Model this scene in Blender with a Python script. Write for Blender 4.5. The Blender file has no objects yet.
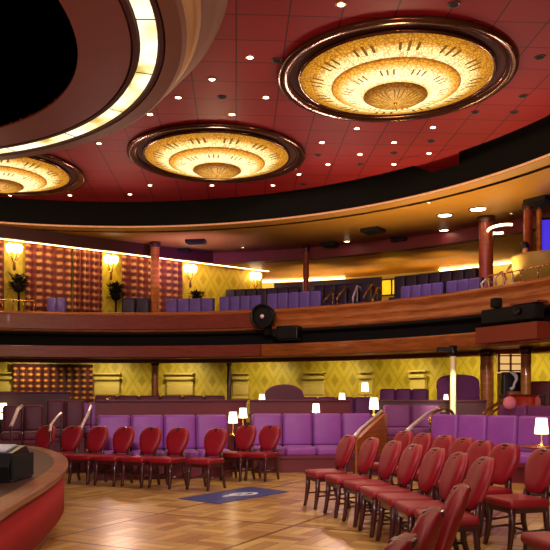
import bpy, math, random
from mathutils import Vector, Matrix
random.seed(7)
PI = math.pi
SC = bpy.context.scene
COL = SC.collection
# ------------------------------------------------------------------ camera, world, exposure
CAMZ = 1.4
F = 740.0                      # focal length in pixels of a 550 frame
cd = bpy.data.cameras.new('camera'); cam = bpy.data.objects.new('camera', cd); COL.objects.link(cam)
cam.location = (0, 0, CAMZ); cam.rotation_euler = (PI/2, 0, 0)
cd.sensor_width = 36; cd.lens = 36*F/550; cd.shift_y = 122/550
cd.clip_start = .05; cd.clip_end = 200
SC.camera = cam
w = bpy.data.worlds.new('world'); SC.world = w; w.use_nodes = True
w.node_tree.nodes['Background'].inputs[0].default_value = (1, .62, .5, 1)
w.node_tree.nodes['Background'].inputs[1].default_value = .22
SC.view_settings.view_transform = 'Standard'; SC.view_settings.look = 'None'
SC.view_settings.exposure = 0.08; SC.view_settings.gamma = 1; SC.view_settings.use_curve_mapping = False

def lamp(name, kind, loc, target, power, color, size=.3, spot=60, blend=.6):
    l = bpy.data.lights.new(name, kind); l.energy = power; l.color = color
    if kind == 'SPOT': l.spot_size = math.radians(spot); l.spot_blend = blend; l.shadow_soft_size = size
    elif kind == 'AREA': l.size = size
    else: l.shadow_soft_size = size
    o = bpy.data.objects.new(name, l); COL.objects.link(o); o.location = loc
    o.rotation_euler = (Vector(target)-Vector(loc)).to_track_quat('-Z', 'Y').to_euler()
    return o
# theatre lights behind and above the stage front, aimed at the seats
lamp('stage_and_fill_spot', 'SPOT', (-4.5, -1, 5.6), (1.0, 9, .5), 500, (1, .80, .62), .5, 60, .8)
lamp('stage_and_fill_spot', 'SPOT', (3.5, -2, 5.6), (0.5, 9.5, .3), 500, (1, .78, .62), .5, 60, .8)
lamp('stage_and_fill_spot', 'SPOT', (-1.0, -2, 5.8), (0.2, 14.4, .8), 1900, (.86, .62, 1), .4, 46, .8)
lamp('stage_and_fill_spot', 'SPOT', (0, -2, 5.6), (0.5, 20, 3.2), 2100, (1, .68, .38), .4, 60, .9)
lamp('stage_and_fill_spot', 'SPOT', (2.6, 2.0, 4.8), (-2.2, 6.6, .2), 260, (1, .66, .5), .3, 50, .9)  # unseen fill, added to brighten the red stage skirt
# unseen spots added overhead to light the parquet and chairs
for (x, y) in ((-1.6, 6.5), (-.8, 10.4), (2.2, 6.6), (2.4, 10.8), (.2, 3.8), (-3, 13.2), (.6, 13.6)):
    lamp('floor_fill_spot', 'SPOT', (x, y, 6.6), (x, y, 0), 290, (1, .84, .60), .25, 110, .9)
# spots without fixtures, added at balcony front and stage to brighten the ceiling
for (x, y, tx, ty, pw) in ((-9.5, 18.2, -4, 9, 260), (-4.2, 20.2, -2, 9, 260), (1.6, 18.6, 0, 8, 260), (5.0, 15.0, 1, 8, 200)):
    lamp('ceiling_fill_spot', 'SPOT', (x, y, 4.0), (tx, ty, 7.6), pw, (1, .62, .48), .2, 120, .9)
lamp('ceiling_fill_spot', 'SPOT', (-4.5, 4.5, 1.2), (-4.5, 7.5, 6), 260, (1, .66, .42), .4, 120, .9)
lamp('ceiling_fill_spot', 'SPOT', (3, 2, .8), (3, 8, 6.7), 330, (1, .62, .5), .4, 120, .9)

# ------------------------------------------------------------------ helpers
def lin(c):
    return tuple(((v/255)/12.92 if v/255 <= .04045 else ((v/255+.055)/1.055)**2.4) for v in c) + (1,)
def nt(name):
    m = bpy.data.materials.new(name); m.use_nodes = True
    n = m.node_tree; return m, n, n.nodes['Principled BSDF']
def N(n, kind, **kw):
    a = n.nodes.new(kind)
    for k, v in kw.items():
        if k.startswith('i_'): a.inputs[k[2:].replace('_', ' ')].default_value = v
        else: setattr(a, k, v)
    return a
def ramp(n, fac, stops, interp='LINEAR'):
    r = n.nodes.new('ShaderNodeValToRGB'); r.color_ramp.interpolation = interp
    e = r.color_ramp.elements
    while len(e) < len(stops): e.new(.5)
    for i, (p, c) in enumerate(stops): e[i].position = p; e[i].color = c
    n.links.new(fac, r.inputs[0]); return r.outputs[0]
def M2(n, op, a, b=None, c=None):
    m = n.nodes.new('ShaderNodeMath'); m.operation = op
    for i, v in enumerate((a, b, c)):
        if v is None: continue
        if isinstance(v, (int, float)): m.inputs[i].default_value = v
        else: n.links.new(v, m.inputs[i])
    return m.outputs[0]
def MX(n, f, a, b):
    m = n.nodes.new('ShaderNodeMix'); m.data_type = 'RGBA'
    for s, v in ((m.inputs[0], f), (m.inputs[6], a), (m.inputs[7], b)):
        if isinstance(v, (tuple, int, float)): s.default_value = v
        else: n.links.new(v, s)
    return m.outputs[2]
def mat(name, col, rough=.5, metal=0, var=.12, scale=6, emit=0, ecol=None, coat=0, bump=0, sheen=0):
    m, n, b = nt(name)
    c = lin(col)
    tc = N(n, 'ShaderNodeTexCoord'); no = N(n, 'ShaderNodeTexNoise', i_Scale=scale, i_Detail=4.0)
    n.links.new(tc.outputs['Object'], no.inputs['Vector'])
    d = tuple(v*(1-var) for v in c[:3])+(1,); l = tuple(min(1, v*(1+var)) for v in c[:3])+(1,)
    n.links.new(ramp(n, no.outputs['Fac'], [(.3, d), (.7, l)]), b.inputs['Base Color'])
    b.inputs['Roughness'].default_value = rough; b.inputs['Metallic'].default_value = metal
    b.inputs['Coat Weight'].default_value = coat; b.inputs['Sheen Weight'].default_value = sheen
    if emit:
        b.inputs['Emission Color'].default_value = lin(ecol or col); b.inputs['Emission Strength'].default_value = emit
    if bump:
        bp = N(n, 'ShaderNodeBump', i_Strength=bump, i_Distance=.01)
        n2 = N(n, 'ShaderNodeTexNoise', i_Scale=scale*12, i_Detail=2.0)
        n.links.new(tc.outputs['Object'], n2.inputs['Vector']); n.links.new(n2.outputs['Fac'], bp.inputs['Height'])
        n.links.new(bp.outputs[0], b.inputs['Normal'])
    return m

class MB:
    def __init__(s): s.v = []; s.f = []; s.uv = {}; s.sm = []
    def face(s, idx, uv=None, smooth=False):
        s.f.append(tuple(idx)); s.sm.append(smooth)
        if uv: s.uv[len(s.f)-1] = uv
    def add(s, vs): b = len(s.v); s.v += [tuple(x) for x in vs]; return b
    def box(s, c, d, rz=0, tilt=0):
        R = Matrix.Rotation(rz, 3, 'Z') @ Matrix.Rotation(tilt, 3, 'X')
        b = s.add([Vector(c)+R @ Vector((x*d[0]/2, y*d[1]/2, z*d[2]/2)) for x in (-1, 1) for y in (-1, 1) for z in (-1, 1)])
        for q in ((0,1,3,2),(4,6,7,5),(0,4,5,1),(2,3,7,6),(0,2,6,4),(1,5,7,3)): s.face([b+i for i in q])
        return s
    def rbox(s, c, d, r=.03, rz=0, tilt=0, crown=0.0):
        """soft cushion: rounded box as a superellipsoid grid"""
        R = Matrix.Rotation(rz, 3, 'Z') @ Matrix.Rotation(tilt, 3, 'X')
        n = 5; h = Vector(d)/2
        def ring(k):
            t = k
            return t
        prof = []
        for i in range(n): # bottom to top rounded edge
            a = -PI/2+PI/2*i/(n-1); prof.append((r*(1-math.cos(a)), -h.z+r+r*math.sin(a)))
        for i in range(n):
            a = PI/2*i/(n-1); prof.append((r*(1-math.cos(a)), h.z-r+r*math.sin(a)))
        rows = []
        for ins, z in prof:
            pts = []
            hx, hy = h.x-ins, h.y-ins; rr = max(r*1.2-ins, .004)
            for cx, cy, a0 in ((hx-rr, hy-rr, 0), (-hx+rr, hy-rr, PI/2), (-hx+rr, -hy+rr, PI), (hx-rr, -hy+rr, 1.5*PI)):
                for j in range(4):
                    a = a0+PI/2*j/3; pts.append((cx+rr*math.cos(a), cy+rr*math.sin(a), z))
            rows.append(pts)
        m = len(rows[0]); base = len(s.v)
        for p in rows: s.add([Vector(c)+R @ Vector(q) for q in p])
        for i in range(len(rows)-1):
            for j in range(m):
                s.face([base+i*m+j, base+i*m+(j+1) % m, base+(i+1)*m+(j+1) % m, base+(i+1)*m+j], smooth=True)
        for (k, zz, flip) in ((0, -h.z-crown*0, True), (len(rows)-1, h.z+crown, False)):
            cb = s.add([Vector(c)+R @ Vector((0, 0, zz))])
            for j in range(m):
                q = [base+k*m+j, base+k*m+(j+1) % m, cb]
                s.face(q[::-1] if flip else q, smooth=True)
        return s
    def prism(s, poly, z0, z1):
        n = len(poly); b = s.add([(x, y, z0) for x, y in poly]+[(x, y, z1) for x, y in poly])
        s.face([b+i for i in range(n)][::-1]); s.face([b+n+i for i in range(n)])
        for i in range(n):
            j = (i+1) % n; s.face([b+i, b+j, b+n+j, b+n+i])
        return s
    def tube(s, pts, r, n=8, caps=True, rs=None):
        pts = [Vector(p) for p in pts]; base = len(s.v); up = None
        for i, p in enumerate(pts):
            t = (pts[min(i+1, len(pts)-1)]-pts[max(i-1, 0)]).normalized()
            if up is None: up = Vector((0, 0, 1)) if abs(t.z) < .9 else Vector((1, 0, 0))
            a = t.cross(up).normalized(); b2 = a.cross(t).normalized(); up = b2
            rr = rs[i] if rs else r
            s.add([p+a*rr*math.cos(2*PI*k/n)+b2*rr*math.sin(2*PI*k/n) for k in range(n)])
        for i in range(len(pts)-1):
            for k in range(n):
                s.face([base+i*n+k, base+i*n+(k+1) % n, base+(i+1)*n+(k+1) % n, base+(i+1)*n+k], smooth=True)
        if caps:
            s.face([base+k for k in range(n)][::-1]); s.face([base+(len(pts)-1)*n+k for k in range(n)])
        return s
    def lathe(s, prof, c=(0, 0, 0), n=32, a0=0, a1=2*PI, close=False, smooth=True):
        full = abs(a1-a0-2*PI) < 1e-6; m = n if full else n+1; base = len(s.v)
        for r, z in prof:
            s.add([(c[0]+r*math.cos(a0+(a1-a0)*k/n), c[1]+r*math.sin(a0+(a1-a0)*k/n), c[2]+z) for k in range(m)])
        L = len(prof)
        for i in range(L if close else L-1):
            i2 = (i+1) % L
            for k in range(n):
                k2 = (k+1) % m
                aa = (a0+(a1-a0)*k/n, a0+(a1-a0)*(k+1)/n); R0 = prof[i][0]; 
                RR = max(prof[i][0], prof[i2][0])
                uv = [(aa[0]*RR, prof[i][1]), (aa[1]*RR, prof[i][1]), (aa[1]*RR, prof[i2][1]), (aa[0]*RR, prof[i2][1])]
                s.face([base+i*m+k, base+i*m+k2, base+i2*m+k2, base+i2*m+k], uv, smooth)
        if close and not full:
            s.face([base+i*m for i in range(L)]); s.face([base+i*m+m-1 for i in range(L)][::-1])
        return s
    def build(s, name, m, parent=None, loc=None):
        me = bpy.data.meshes.new(name); me.from_pydata(s.v, [], s.f); me.materials.append(m)
        if s.uv:
            ul = me.uv_layers.new(name='UVMap')
            for p in me.polygons:
                u = s.uv.get(p.index)
                for k, li in enumerate(p.loop_indices): ul.data[li].uv = u[k] if u else (0, 0)
        for p in me.polygons: p.use_smooth = s.sm[p.index]
        me.validate(); me.update()
        import bmesh
        bm = bmesh.new(); bm.from_mesh(me); bmesh.ops.recalc_face_normals(bm, faces=bm.faces); bm.to_mesh(me); bm.free()
        o = bpy.data.objects.new(name, me); COL.objects.link(o)
        if parent: o.parent = parent
        if loc: o.location = loc
        return o
def struct(o): o['kind'] = 'structure'; return o
def tag(o, label, cat, group=None):
    o['label'] = label; o['category'] = cat
    if group: o['group'] = group
    return o
def thing(name, label, cat, loc, rz=0, group=None):
    o = bpy.data.objects.new(name, None); COL.objects.link(o); o.location = loc; o.rotation_euler = (0, 0, rz)
    o.empty_display_size = .1
    return tag(o, label, cat, group)
def copy_tree(o, parent=None):
    c = o.copy(); COL.objects.link(c)
    if parent: c.parent = parent
    for ch in o.children: copy_tree(ch, c)
    return c
def dup(o, label, loc, rz, group=None):
    c = copy_tree(o); c.location = loc; c.rotation_euler = (0, 0, rz); c['label'] = label
    if group: c['group'] = group
    return c
def wx(px, d): return (px-275)/F*d           # lateral place of a thing seen at column px at distance d
def wz(py, d): return CAMZ+(397-py)/F*d
def pt(px, py, d): return Vector((wx(px, d), d, wz(py, d)))
RC = (-4.2, 10.1)                            # centre of the round auditorium
def circ(R, px, c=RC):                       # far intersection of the view column px with a circle
    k = (px-275)/F
    A = 1+k*k; B = -2*(c[0]*k+c[1]); Cc = c[0]**2+c[1]**2-R*R
    d = (-B+math.sqrt(max(0, B*B-4*A*Cc)))/(2*A); return d*k, d
def ang(R, px): x, y = circ(R, px); return math.atan2(y-RC[1], x-RC[0])

# ------------------------------------------------------------------ materials
def m_ceiling():
    m, n, b = nt('red_ceiling_tile'); tc = N(n, 'ShaderNodeTexCoord')
    mp = N(n, 'ShaderNodeMapping'); mp.inputs['Rotation'].default_value = (0, 0, math.radians(-3))
    n.links.new(tc.outputs['Object'], mp.inputs[0])
    br = N(n, 'ShaderNodeTexBrick', offset=0, squash=1, i_Scale=1.0, i_Mortar_Size=.012, i_Brick_Width=.74, i_Row_Height=.74,
           i_Color1=lin((154, 28, 40)), i_Color2=lin((143, 24, 36)), i_Mortar=lin((76, 8, 14)))
    n.links.new(mp.outputs[0], br.inputs[0]); n.links.new(br.outputs[0], b.inputs['Base Color'])
    b.inputs['Roughness'].default_value = .6; b.inputs['Specular IOR Level'].default_value = .2; return m
def m_parquet():
    m, n, b = nt('parquet'); tc = N(n, 'ShaderNodeTexCoord')
    mp = N(n, 'ShaderNodeMapping'); mp.inputs['Rotation'].default_value = (0, 0, math.radians(28))
    n.links.new(tc.outputs['Object'], mp.inputs[0])
    ch = N(n, 'ShaderNodeTexChecker', i_Scale=1/.45); n.links.new(mp.outputs[0], ch.inputs[0])
    cols = []
    for r in (0, PI/2):
        m2 = N(n, 'ShaderNodeMapping'); m2.inputs['Rotation'].default_value = (0, 0, r); n.links.new(mp.outputs[0], m2.inputs[0])
        br = N(n, 'ShaderNodeTexBrick', offset=0, i_Scale=1.0, i_Mortar_Size=.004, i_Brick_Width=.45, i_Row_Height=.15, i_Bias=.0,
               i_Color1=lin((220, 180, 102)), i_Color2=lin((166, 116, 58)), i_Mortar=lin((110, 66, 34)))
        n.links.new(m2.outputs[0], br.inputs[0])
        no = N(n, 'ShaderNodeTexNoise', i_Scale=9.0, i_Detail=5.0); m3 = N(n, 'ShaderNodeMapping'); m3.inputs['Scale'].default_value = (.25, 3, 1)
        n.links.new(m2.outputs[0], m3.inputs[0]); n.links.new(m3.outputs[0], no.inputs[0])
        g = ramp(n, no.outputs['Fac'], [(.3, (.82, .82, .82, 1)), (.7, (1.1, 1.1, 1.1, 1))])
        mm = N(n, 'ShaderNodeMix', data_type='RGBA', blend_type='MULTIPLY'); mm.inputs[0].default_value = 1
        n.links.new(br.outputs[0], mm.inputs[6]); n.links.new(g, mm.inputs[7]); cols.append(mm.outputs[2])
    c1 = MX(n, ch.outputs['Fac'], cols[0], cols[1])
    # dark inlay strips between larger fields
    b2 = N(n, 'ShaderNodeTexBrick', offset=0, i_Scale=1.0, i_Mortar_Size=.02, i_Brick_Width=1.8, i_Row_Height=1.8,
           i_Color1=(0, 0, 0, 1), i_Color2=(0, 0, 0, 1), i_Mortar=(1, 1, 1, 1))
    n.links.new(mp.outputs[0], b2.inputs[0])
    n.links.new(MX(n, b2.outputs['Fac'], c1, lin((96, 54, 28))), b.inputs['Base Color'])
    b.inputs['Roughness'].default_value = .3; b.inputs['Coat Weight'].default_value = .25; b.inputs['Coat Roughness'].default_value = .2
    return m
def m_damask():
    m, n, b = nt('gold_damask'); tc = N(n, 'ShaderNodeTexCoord'); sp = N(n, 'ShaderNodeSeparateXYZ'); n.links.new(tc.outputs['UV'], sp.inputs[0])
    u, v = sp.outputs[0], sp.outputs[1]
    k = 2*PI/.6
    a = M2(n, 'MULTIPLY', u, k); c = M2(n, 'MULTIPLY', v, k*.62)
    s1 = M2(n, 'ABSOLUTE', M2(n, 'SINE', M2(n, 'MULTIPLY', M2(n, 'ADD', a, c), .5))); s2 = M2(n, 'ABSOLUTE', M2(n, 'SINE', M2(n, 'MULTIPLY', M2(n, 'SUBTRACT', a, c), .5)))
    mn = M2(n, 'MINIMUM', s1, s2)
    no = N(n, 'ShaderNodeTexNoise', i_Scale=14.0); n.links.new(tc.outputs['UV'], no.inputs[0])
    f = M2(n, 'ADD', mn, M2(n, 'MULTIPLY', no.outputs['Fac'], .25))
    col = ramp(n, f, [(.10, lin((180, 152, 30))), (.26, lin((208, 182, 44))), (.8, lin((214, 190, 48))), (1.0, lin((184, 158, 30)))])
    n.links.new(col, b.inputs['Base Color']); b.inputs['Roughness'].default_value = .5; return m
def m_curtain(name, lo, hi, pu, pv):
    m, n, b = nt(name); tc = N(n, 'ShaderNodeTexCoord'); sp = N(n, 'ShaderNodeSeparateXYZ'); n.links.new(tc.outputs['UV'], sp.inputs[0])
    su = M2(n, 'ADD', M2(n, 'MULTIPLY', M2(n, 'SINE', M2(n, 'MULTIPLY', sp.outputs[0], 2*PI/pu)), .5), .5)
    sv = M2(n, 'ADD', M2(n, 'MULTIPLY', M2(n, 'SINE', M2(n, 'MULTIPLY', sp.outputs[1], 2*PI/pv)), .5), .5)
    f = M2(n, 'MULTIPLY', M2(n, 'ADD', M2(n, 'MULTIPLY', su, .65), .35), sv)
    col = ramp(n, f, [((.12 if pv > .2 else .28), lin(lo)), ((.45 if pv > .2 else .56), lin((150, 50, 28))), ((.8 if pv > .2 else .86), lin(hi))])
    n.links.new(col, b.inputs['Base Color']); b.inputs['Roughness'].default_value = .6
    b.inputs['Sheen Weight'].default_value = .2; return m
def m_glass_dish(k):
    """backlit amber art glass with an ornament that runs round the bowl; k picks the tier"""
    m, n, b = nt('amber_art_glass'); tc = N(n, 'ShaderNodeTexCoord'); sp = N(n, 'ShaderNodeSeparateXYZ'); n.links.new(tc.outputs['Object'], sp.inputs[0])
    x, y = sp.outputs[0], sp.outputs[1]
    r = M2(n, 'SQRT', M2(n, 'ADD', M2(n, 'MULTIPLY', x, x), M2(n, 'MULTIPLY', y, y)))
    a = M2(n, 'ARCTAN2', y, x)
    cb = N(n, 'ShaderNodeCombineXYZ')
    n.links.new(M2(n, 'MULTIPLY', a, (24, 16, 9)[k]/(2*PI)*2), cb.inputs[0]); n.links.new(M2(n, 'MULTIPLY', r, 6), cb.inputs[1])
    vo = N(n, 'ShaderNodeTexVoronoi', feature='DISTANCE_TO_EDGE', i_Scale=(3.0, 3.0, 3.0)[k]); n.links.new(cb.outputs[0], vo.inputs[0])
    # fans of small leaves: leaf rays whose length swells in the middle of each fan
    nf = (6, 5, 4)[k]
    fl = M2(n, 'ABSOLUTE', M2(n, 'COSINE', M2(n, 'MULTIPLY', a, nf)))
    petal = M2(n, 'ABSOLUTE', M2(n, 'SINE', M2(n, 'MULTIPLY', a, (30, 25, 16)[k])))
    r0, r1 = ((1.04, 1.61), (.5, 1.06), (0, .54))[k]
    t = M2(n, 'DIVIDE', M2(n, 'SUBTRACT', r, r0), r1-r0)
    if k == 0:
        glow = ramp(n, t, [(0, (.8, .36, .04, 1)), (.05, (1.2, 1.0, .5, 1)), (.34, (1.1, .85, .32, 1)), (.58, (.62, .28, .02, 1)), (1, (.36, .14, .006, 1))])
        band = M2(n, 'LESS_THAN', M2(n, 'ABSOLUTE', M2(n, 'SUBTRACT', t, .46)), M2(n, 'MULTIPLY', fl, .2))
    elif k == 1:
        glow = ramp(n, t, [(0, (.9, .5, .12, 1)), (.2, (1.15, 1, .52, 1)), (.55, (1.1, .92, .45, 1)), (.8, (.8, .4, .06, 1)), (.92, (.6, .25, .02, 1)), (1, (.26, .08, .005, 1))])
        band = M2(n, 'LESS_THAN', M2(n, 'ABSOLUTE', M2(n, 'SUBTRACT', t, .5)), .12)
    else:
        glow = ramp(n, t, [(0, (.8, .42, .05, 1)), (.65, (.7, .34, .03, 1)), (.85, (.36, .13, .01, 1)), (1, (.2, .06, .005, 1))])
        band = M2(n, 'LESS_THAN', M2(n, 'ABSOLUTE', M2(n, 'SUBTRACT', t, .5)), .3)
    lines = ramp(n, vo.outputs['Distance'], [(.03, (.42, .22, .07, 1)), (.16, (1, 1, 1, 1))])
    pt_ = M2(n, 'MULTIPLY', band, M2(n, 'LESS_THAN', petal, (.5, .42, .45)[k]))
    # wide gaps between fans of leaves
    fan = M2(n, 'GREATER_THAN', fl, .45)
    pt_ = M2(n, 'MULTIPLY', pt_, fan)
    mm = N(n, 'ShaderNodeMix', data_type='RGBA', blend_type='MULTIPLY'); mm.inputs[0].default_value = (.8, .7, .8)[k]
    n.links.new(glow, mm.inputs[6]); n.links.new(lines, mm.inputs[7])
    col = MX(n, pt_, mm.outputs[2], (.13, .05, .004, 1))
    # metal seams between the glass segments
    seam = M2(n, 'LESS_THAN', M2(n, 'ABSOLUTE', M2(n, 'SINE', M2(n, 'MULTIPLY', a, 4))), .018)
    if k == 0: col = MX(n, seam, col, (.2, .08, .01, 1))
    n.links.new(col, b.inputs['Emission Color']); b.inputs['Emission Strength'].default_value = (1.4, 1.6, 1.1)[k]
    b.inputs['Base Color'].default_value = (.02, .01, .003, 1)
    b.inputs['Roughness'].default_value = .7; b.inputs['Specular IOR Level'].default_value = .1
    return m
def m_strip():
    m, n, b = nt('lit_marble_glass'); tc = N(n, 'ShaderNodeTexCoord')
    no = N(n, 'ShaderNodeTexNoise', i_Scale=1.6, i_Detail=3.0); n.links.new(tc.outputs['Object'], no.inputs[0])
    col = ramp(n, no.outputs['Fac'], [(.36, (.5, .36, .06, 1)), (.45, (.86, .74, .34, 1)), (.58, (1, .97, .68, 1))])
    n.links.new(col, b.inputs['Emission Color']); b.inputs['Emission Strength'].default_value = 1.25; b.inputs['Base Color'].default_value = (.8, .75, .5, 1)
    return m
def m_wood(name, a, bcol, rough=.35, sc=2.0, rot=0):
    m, n, b = nt(name); tc = N(n, 'ShaderNodeTexCoord'); mp = N(n, 'ShaderNodeMapping'); mp.inputs['Scale'].default_value = (1, 1, 9)
    n.links.new(tc.outputs['Object'], mp.inputs[0])
    no = N(n, 'ShaderNodeTexNoise', i_Scale=sc, i_Detail=6.0, i_Distortion=.6); n.links.new(mp.outputs[0], no.inputs[0])
    n.links.new(ramp(n, no.outputs['Fac'], [(.3, lin(a)), (.7, lin(bcol))]), b.inputs['Base Color'])
    b.inputs['Roughness'].default_value = rough; b.inputs['Coat Weight'].default_value = .2; return m
def m_ringed():
    m = mat('bronze', (112, 66, 38), .25, .75, .3, 4); return m

CEIL = m_ceiling(); PARQ = m_parquet(); DAM = m_damask()
CURT_U = m_curtain('plaid_curtain_fabric', (96, 18, 22), (216, 160, 96), .30, .21)
CURT_L = m_curtain('red_gold_curtain_fabric', (70, 6, 14), (226, 170, 56), .24, .19)
VOID = mat('black_void', (2, 2, 3), 1); VOID.node_tree.nodes['Principled BSDF'].inputs['Specular IOR Level'].default_value = 0
GROOVE = mat('groove_brown', (72, 22, 14), .8, 0, .1)
BLACK = mat('matte_black', (6, 5, 7), .9, 0, .2); BLACKG = mat('black_metal', (16, 15, 18), .35, .3, .2)
BROWNB = mat('brown_soffit_paint', (124, 70, 34), .6, 0, .05, 1)
RUST = mat('rust_brown_panel', (128, 48, 26), .6, 0, .06, 1.5)
OCHRE = mat('ochre_soffit_paint', (180, 128, 44), .5, 0, .06, 1)
AMBER = mat('amber_ceiling_paint', (214, 146, 50), .5, 0, .05, 1)
AMBERP = m_wood('amber_veneer', (176, 104, 44), (214, 144, 70))
MAROON = mat('maroon_panel', (104, 20, 34), .5, 0, .1, 3); MAROOND = mat('dark_maroon_panel', (66, 12, 24), .5, 0, .1, 3)
CARPET = mat('plum_carpet', (84, 20, 46), .9, 0, .25, 20, bump=.3)
REDV = mat('red_upholstery', (134, 2, 24), .5, 0, .1, 7, bump=.15)
DWOOD = mat('dark_mahogany', (58, 20, 20), .32, 0, .15, 9, coat=.3)
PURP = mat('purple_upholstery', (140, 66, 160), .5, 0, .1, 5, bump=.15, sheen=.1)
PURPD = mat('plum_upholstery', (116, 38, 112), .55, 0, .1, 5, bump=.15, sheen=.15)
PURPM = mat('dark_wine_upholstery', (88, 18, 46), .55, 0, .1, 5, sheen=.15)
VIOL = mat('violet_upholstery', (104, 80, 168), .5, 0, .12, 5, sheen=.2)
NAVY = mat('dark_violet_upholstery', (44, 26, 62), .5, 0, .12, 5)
WOODR = m_wood('mahogany_veneer', (112, 38, 22), (136, 54, 28)); WOODO = m_wood('orange_wood_veneer', (146, 76, 30), (196, 116, 56))
STAGEW = m_wood('stage_deck_wood', (58, 30, 22), (78, 42, 30), .5); STAGER = m_wood('stage_rim_wood', (120, 62, 36), (164, 96, 58), .35)
STRED = mat('red_stage_skirt', (172, 10, 26), .85, 0, .06, 3)
BRASS = mat('polished_brass', (220, 170, 100), .22, .85, .1, 5); CHROME = mat('polished_steel', (236, 216, 216), .3, .35, .05, 5)
CREAM = mat('cream_leather', (196, 160, 84), .45, 0, .08, 4)
BRONZE = mat('bronze', (96, 60, 44), .18, .7, .25, 4)
SHADE = mat('glowing_lampshade', (255, 236, 200), .6, 0, .03, 6, 5.0, (255, 226, 178))
BULB = mat('lit_downlight', (255, 240, 220), .5, 0, 0, 6, 14.0, (255, 226, 190))
COVE = mat('lit_cove_strip', (255, 220, 160), .5, 0, 0, 6, 9.0, (255, 214, 140))
COVEP = mat('lit_violet_strip', (200, 150, 255), .5, 0, 0, 6, 3.0, (190, 130, 255))
NEON = mat('lit_neon_tube', (255, 244, 200), .5, 0, 0, 6, 3.5, (255, 232, 180))
SCREEN = mat('lit_blue_screen', (30, 20, 160), .4, 0, .4, 8, 1.2, (40, 24, 190))
PLASTER = mat('cream_plaster', (214, 190, 92), .5, 0, .06, 3)
GREYP = mat('pale_grey_panel', (176, 182, 200), .4, 0, .15, 14)
SKIN = mat('skin', (190, 130, 100), .5); HAIR = mat('dark_hair', (16, 12, 20), .5); SHIRT = mat('cream_cloth', (212, 180, 110), .7)
LEAF = mat('dark_foliage', (34, 26, 22), .6, 0, .4, 10)

# ------------------------------------------------------------------ floor and platforms
b = MB(); b.prism([(-12, -3), (12, -3), (12, 30), (-12, 30)], -.1, 0); struct(b.build('floor', PARQ))
# raised seating platforms behind the front sofas
E1 = [(wx(-80, 12.9), 12.9), (wx(60, 13.35), 13.35), (wx(232, 14.05), 14.05), (wx(300, 14.95), 14.95), (wx(395, 15.05), 15.05), (wx(440, 14.35), 14.35), (wx(560, 12.75), 12.75), (wx(700, 12.2), 12.2)]
def shift(poly, dx, dy): return [(x+dx, y+dy) for x, y in poly]
b = MB(); b.prism(shift(E1, .0, .34)+[(11.5, 29), (-11.5, 29)], 0.0, .28); struct(b.build('trim_1', CARPET))
b = MB(); b.prism(shift(E1, 0, 4.3)+[(11.5, 28.9), (-11.5, 28.9)], .28, .56); struct(b.build('trim_2', CARPET))

# ------------------------------------------------------------------ ceiling, ring bands, soffits
Z = lambda rel: CAMZ+rel
AL, AR = -.42, PI+.35      # arc of the auditorium that is built
b = MB(); n = 96
b.lathe([(0.01, 0), (10.2, 0), (10.2, .12), (0.01, .12)], (RC[0], RC[1], Z(5.35)), 96, close=True, smooth=False)
struct(b.build('ceiling', CEIL))
# the ceiling goes on over the camera side
b = MB(); b.prism([(-1, -6), (12, -6), (12, 4), (6.02, 9.0), (4.5, 5.0), (0, 1)], Z(5.36), Z(5.47)); struct(b.build('ceiling', CEIL))
def arcwall(name, R0, R1, z0, z1, m, a0=AL, a1=AR, n=110, c=RC):
    b = MB(); b.lathe([(R0, z0), (R1, z0), (R1, z1), (R0, z1)], (c[0], c[1], 0), n, a0, a1, close=True, smooth=False)
    return b.build(name, m)
struct(arcwall('wall_upper_recess', 10.9, 11.05, Z(4.7), Z(5.6), BLACK))
struct(arcwall('ceiling_upper_recess', 10.2, 11.05, Z(5.52), Z(5.6), BLACK))
# soffit over the balcony
b = MB(); b.lathe([(10.55, Z(4.70)), (14.2, Z(4.70)), (14.2, Z(4.85)), (10.9, Z(4.85)), (10.52, Z(4.77)), (10.52, Z(4.72))], (RC[0], RC[1], 0), 110, AL, AR, close=True)
struct(b.build('ceiling_balcony', OCHRE))
b = MB(); b.lathe([(10.50+.022*math.cos(t), Z(4.735)+.022*math.sin(t)) for t in [2*PI*i/8 for i in range(8)]], (RC[0], RC[1], 0), 140, AL, AR, close=True)
LED = mat('rope_light', (255, 190, 150), .4, 0, .5, 40, .35, (255, 150, 110))
struct(b.build('trim_soffit', LED))
aB = ang(14.2, 212)
struct(arcwall('trim_beam', 14.2, 14.5, Z(4.36), Z(4.85), MAROON, AL, aB))
struct(arcwall('ceiling_back', 14.5, 18.4, Z(4.36), Z(4.5), AMBER, AL, ang(18, 235)))
struct(arcwall('wall_upper_back', 18.2, 18.4, Z(1.9), Z(4.36), PLASTER, AL, ang(18, 235)))
# curtain wall of the balcony: a straight wall with a dropped cove over it
CW = [(-13.1, 16.85), (-7.65, 20.75), (-2.45, 24.45), (-.45, 25.95)]
def along(p, q, off):     # offset towards the stage
    d = Vector((q[0]-p[0], q[1]-p[1])).normalized(); nrm = Vector((d.y, -d.x))
    return [(p[0]+nrm.x*off, p[1]+nrm.y*off), (q[0]+nrm.x*off, q[1]+nrm.y*off)]
def slab(name, m, p, q, o0, o1, z0, z1):
    a = along(p, q, o0); c = along(p, q, o1); b = MB()
    base = b.add([(x, y, z) for z in (z0, z1) for x, y in (a[0], a[1], c[1], c[0])])
    L = (Vector(q)-Vector(p)).length
    b.face([base, base+1, base+2, base+3]); b.face([base+7, base+6, base+5, base+4])
    for i in range(4):
        j = (i+1) % 4; u0, u1 = (0, L) if i == 0 else ((L, L) if i == 1 else ((L, 0) if i == 2 else (0, 0)))
        b.face([base+i, base+j, base+4+j, base+4+i], [(u0, z0), (u1, z0), (u1, z1), (u0, z1)])
    return b.build(name, m)
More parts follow.
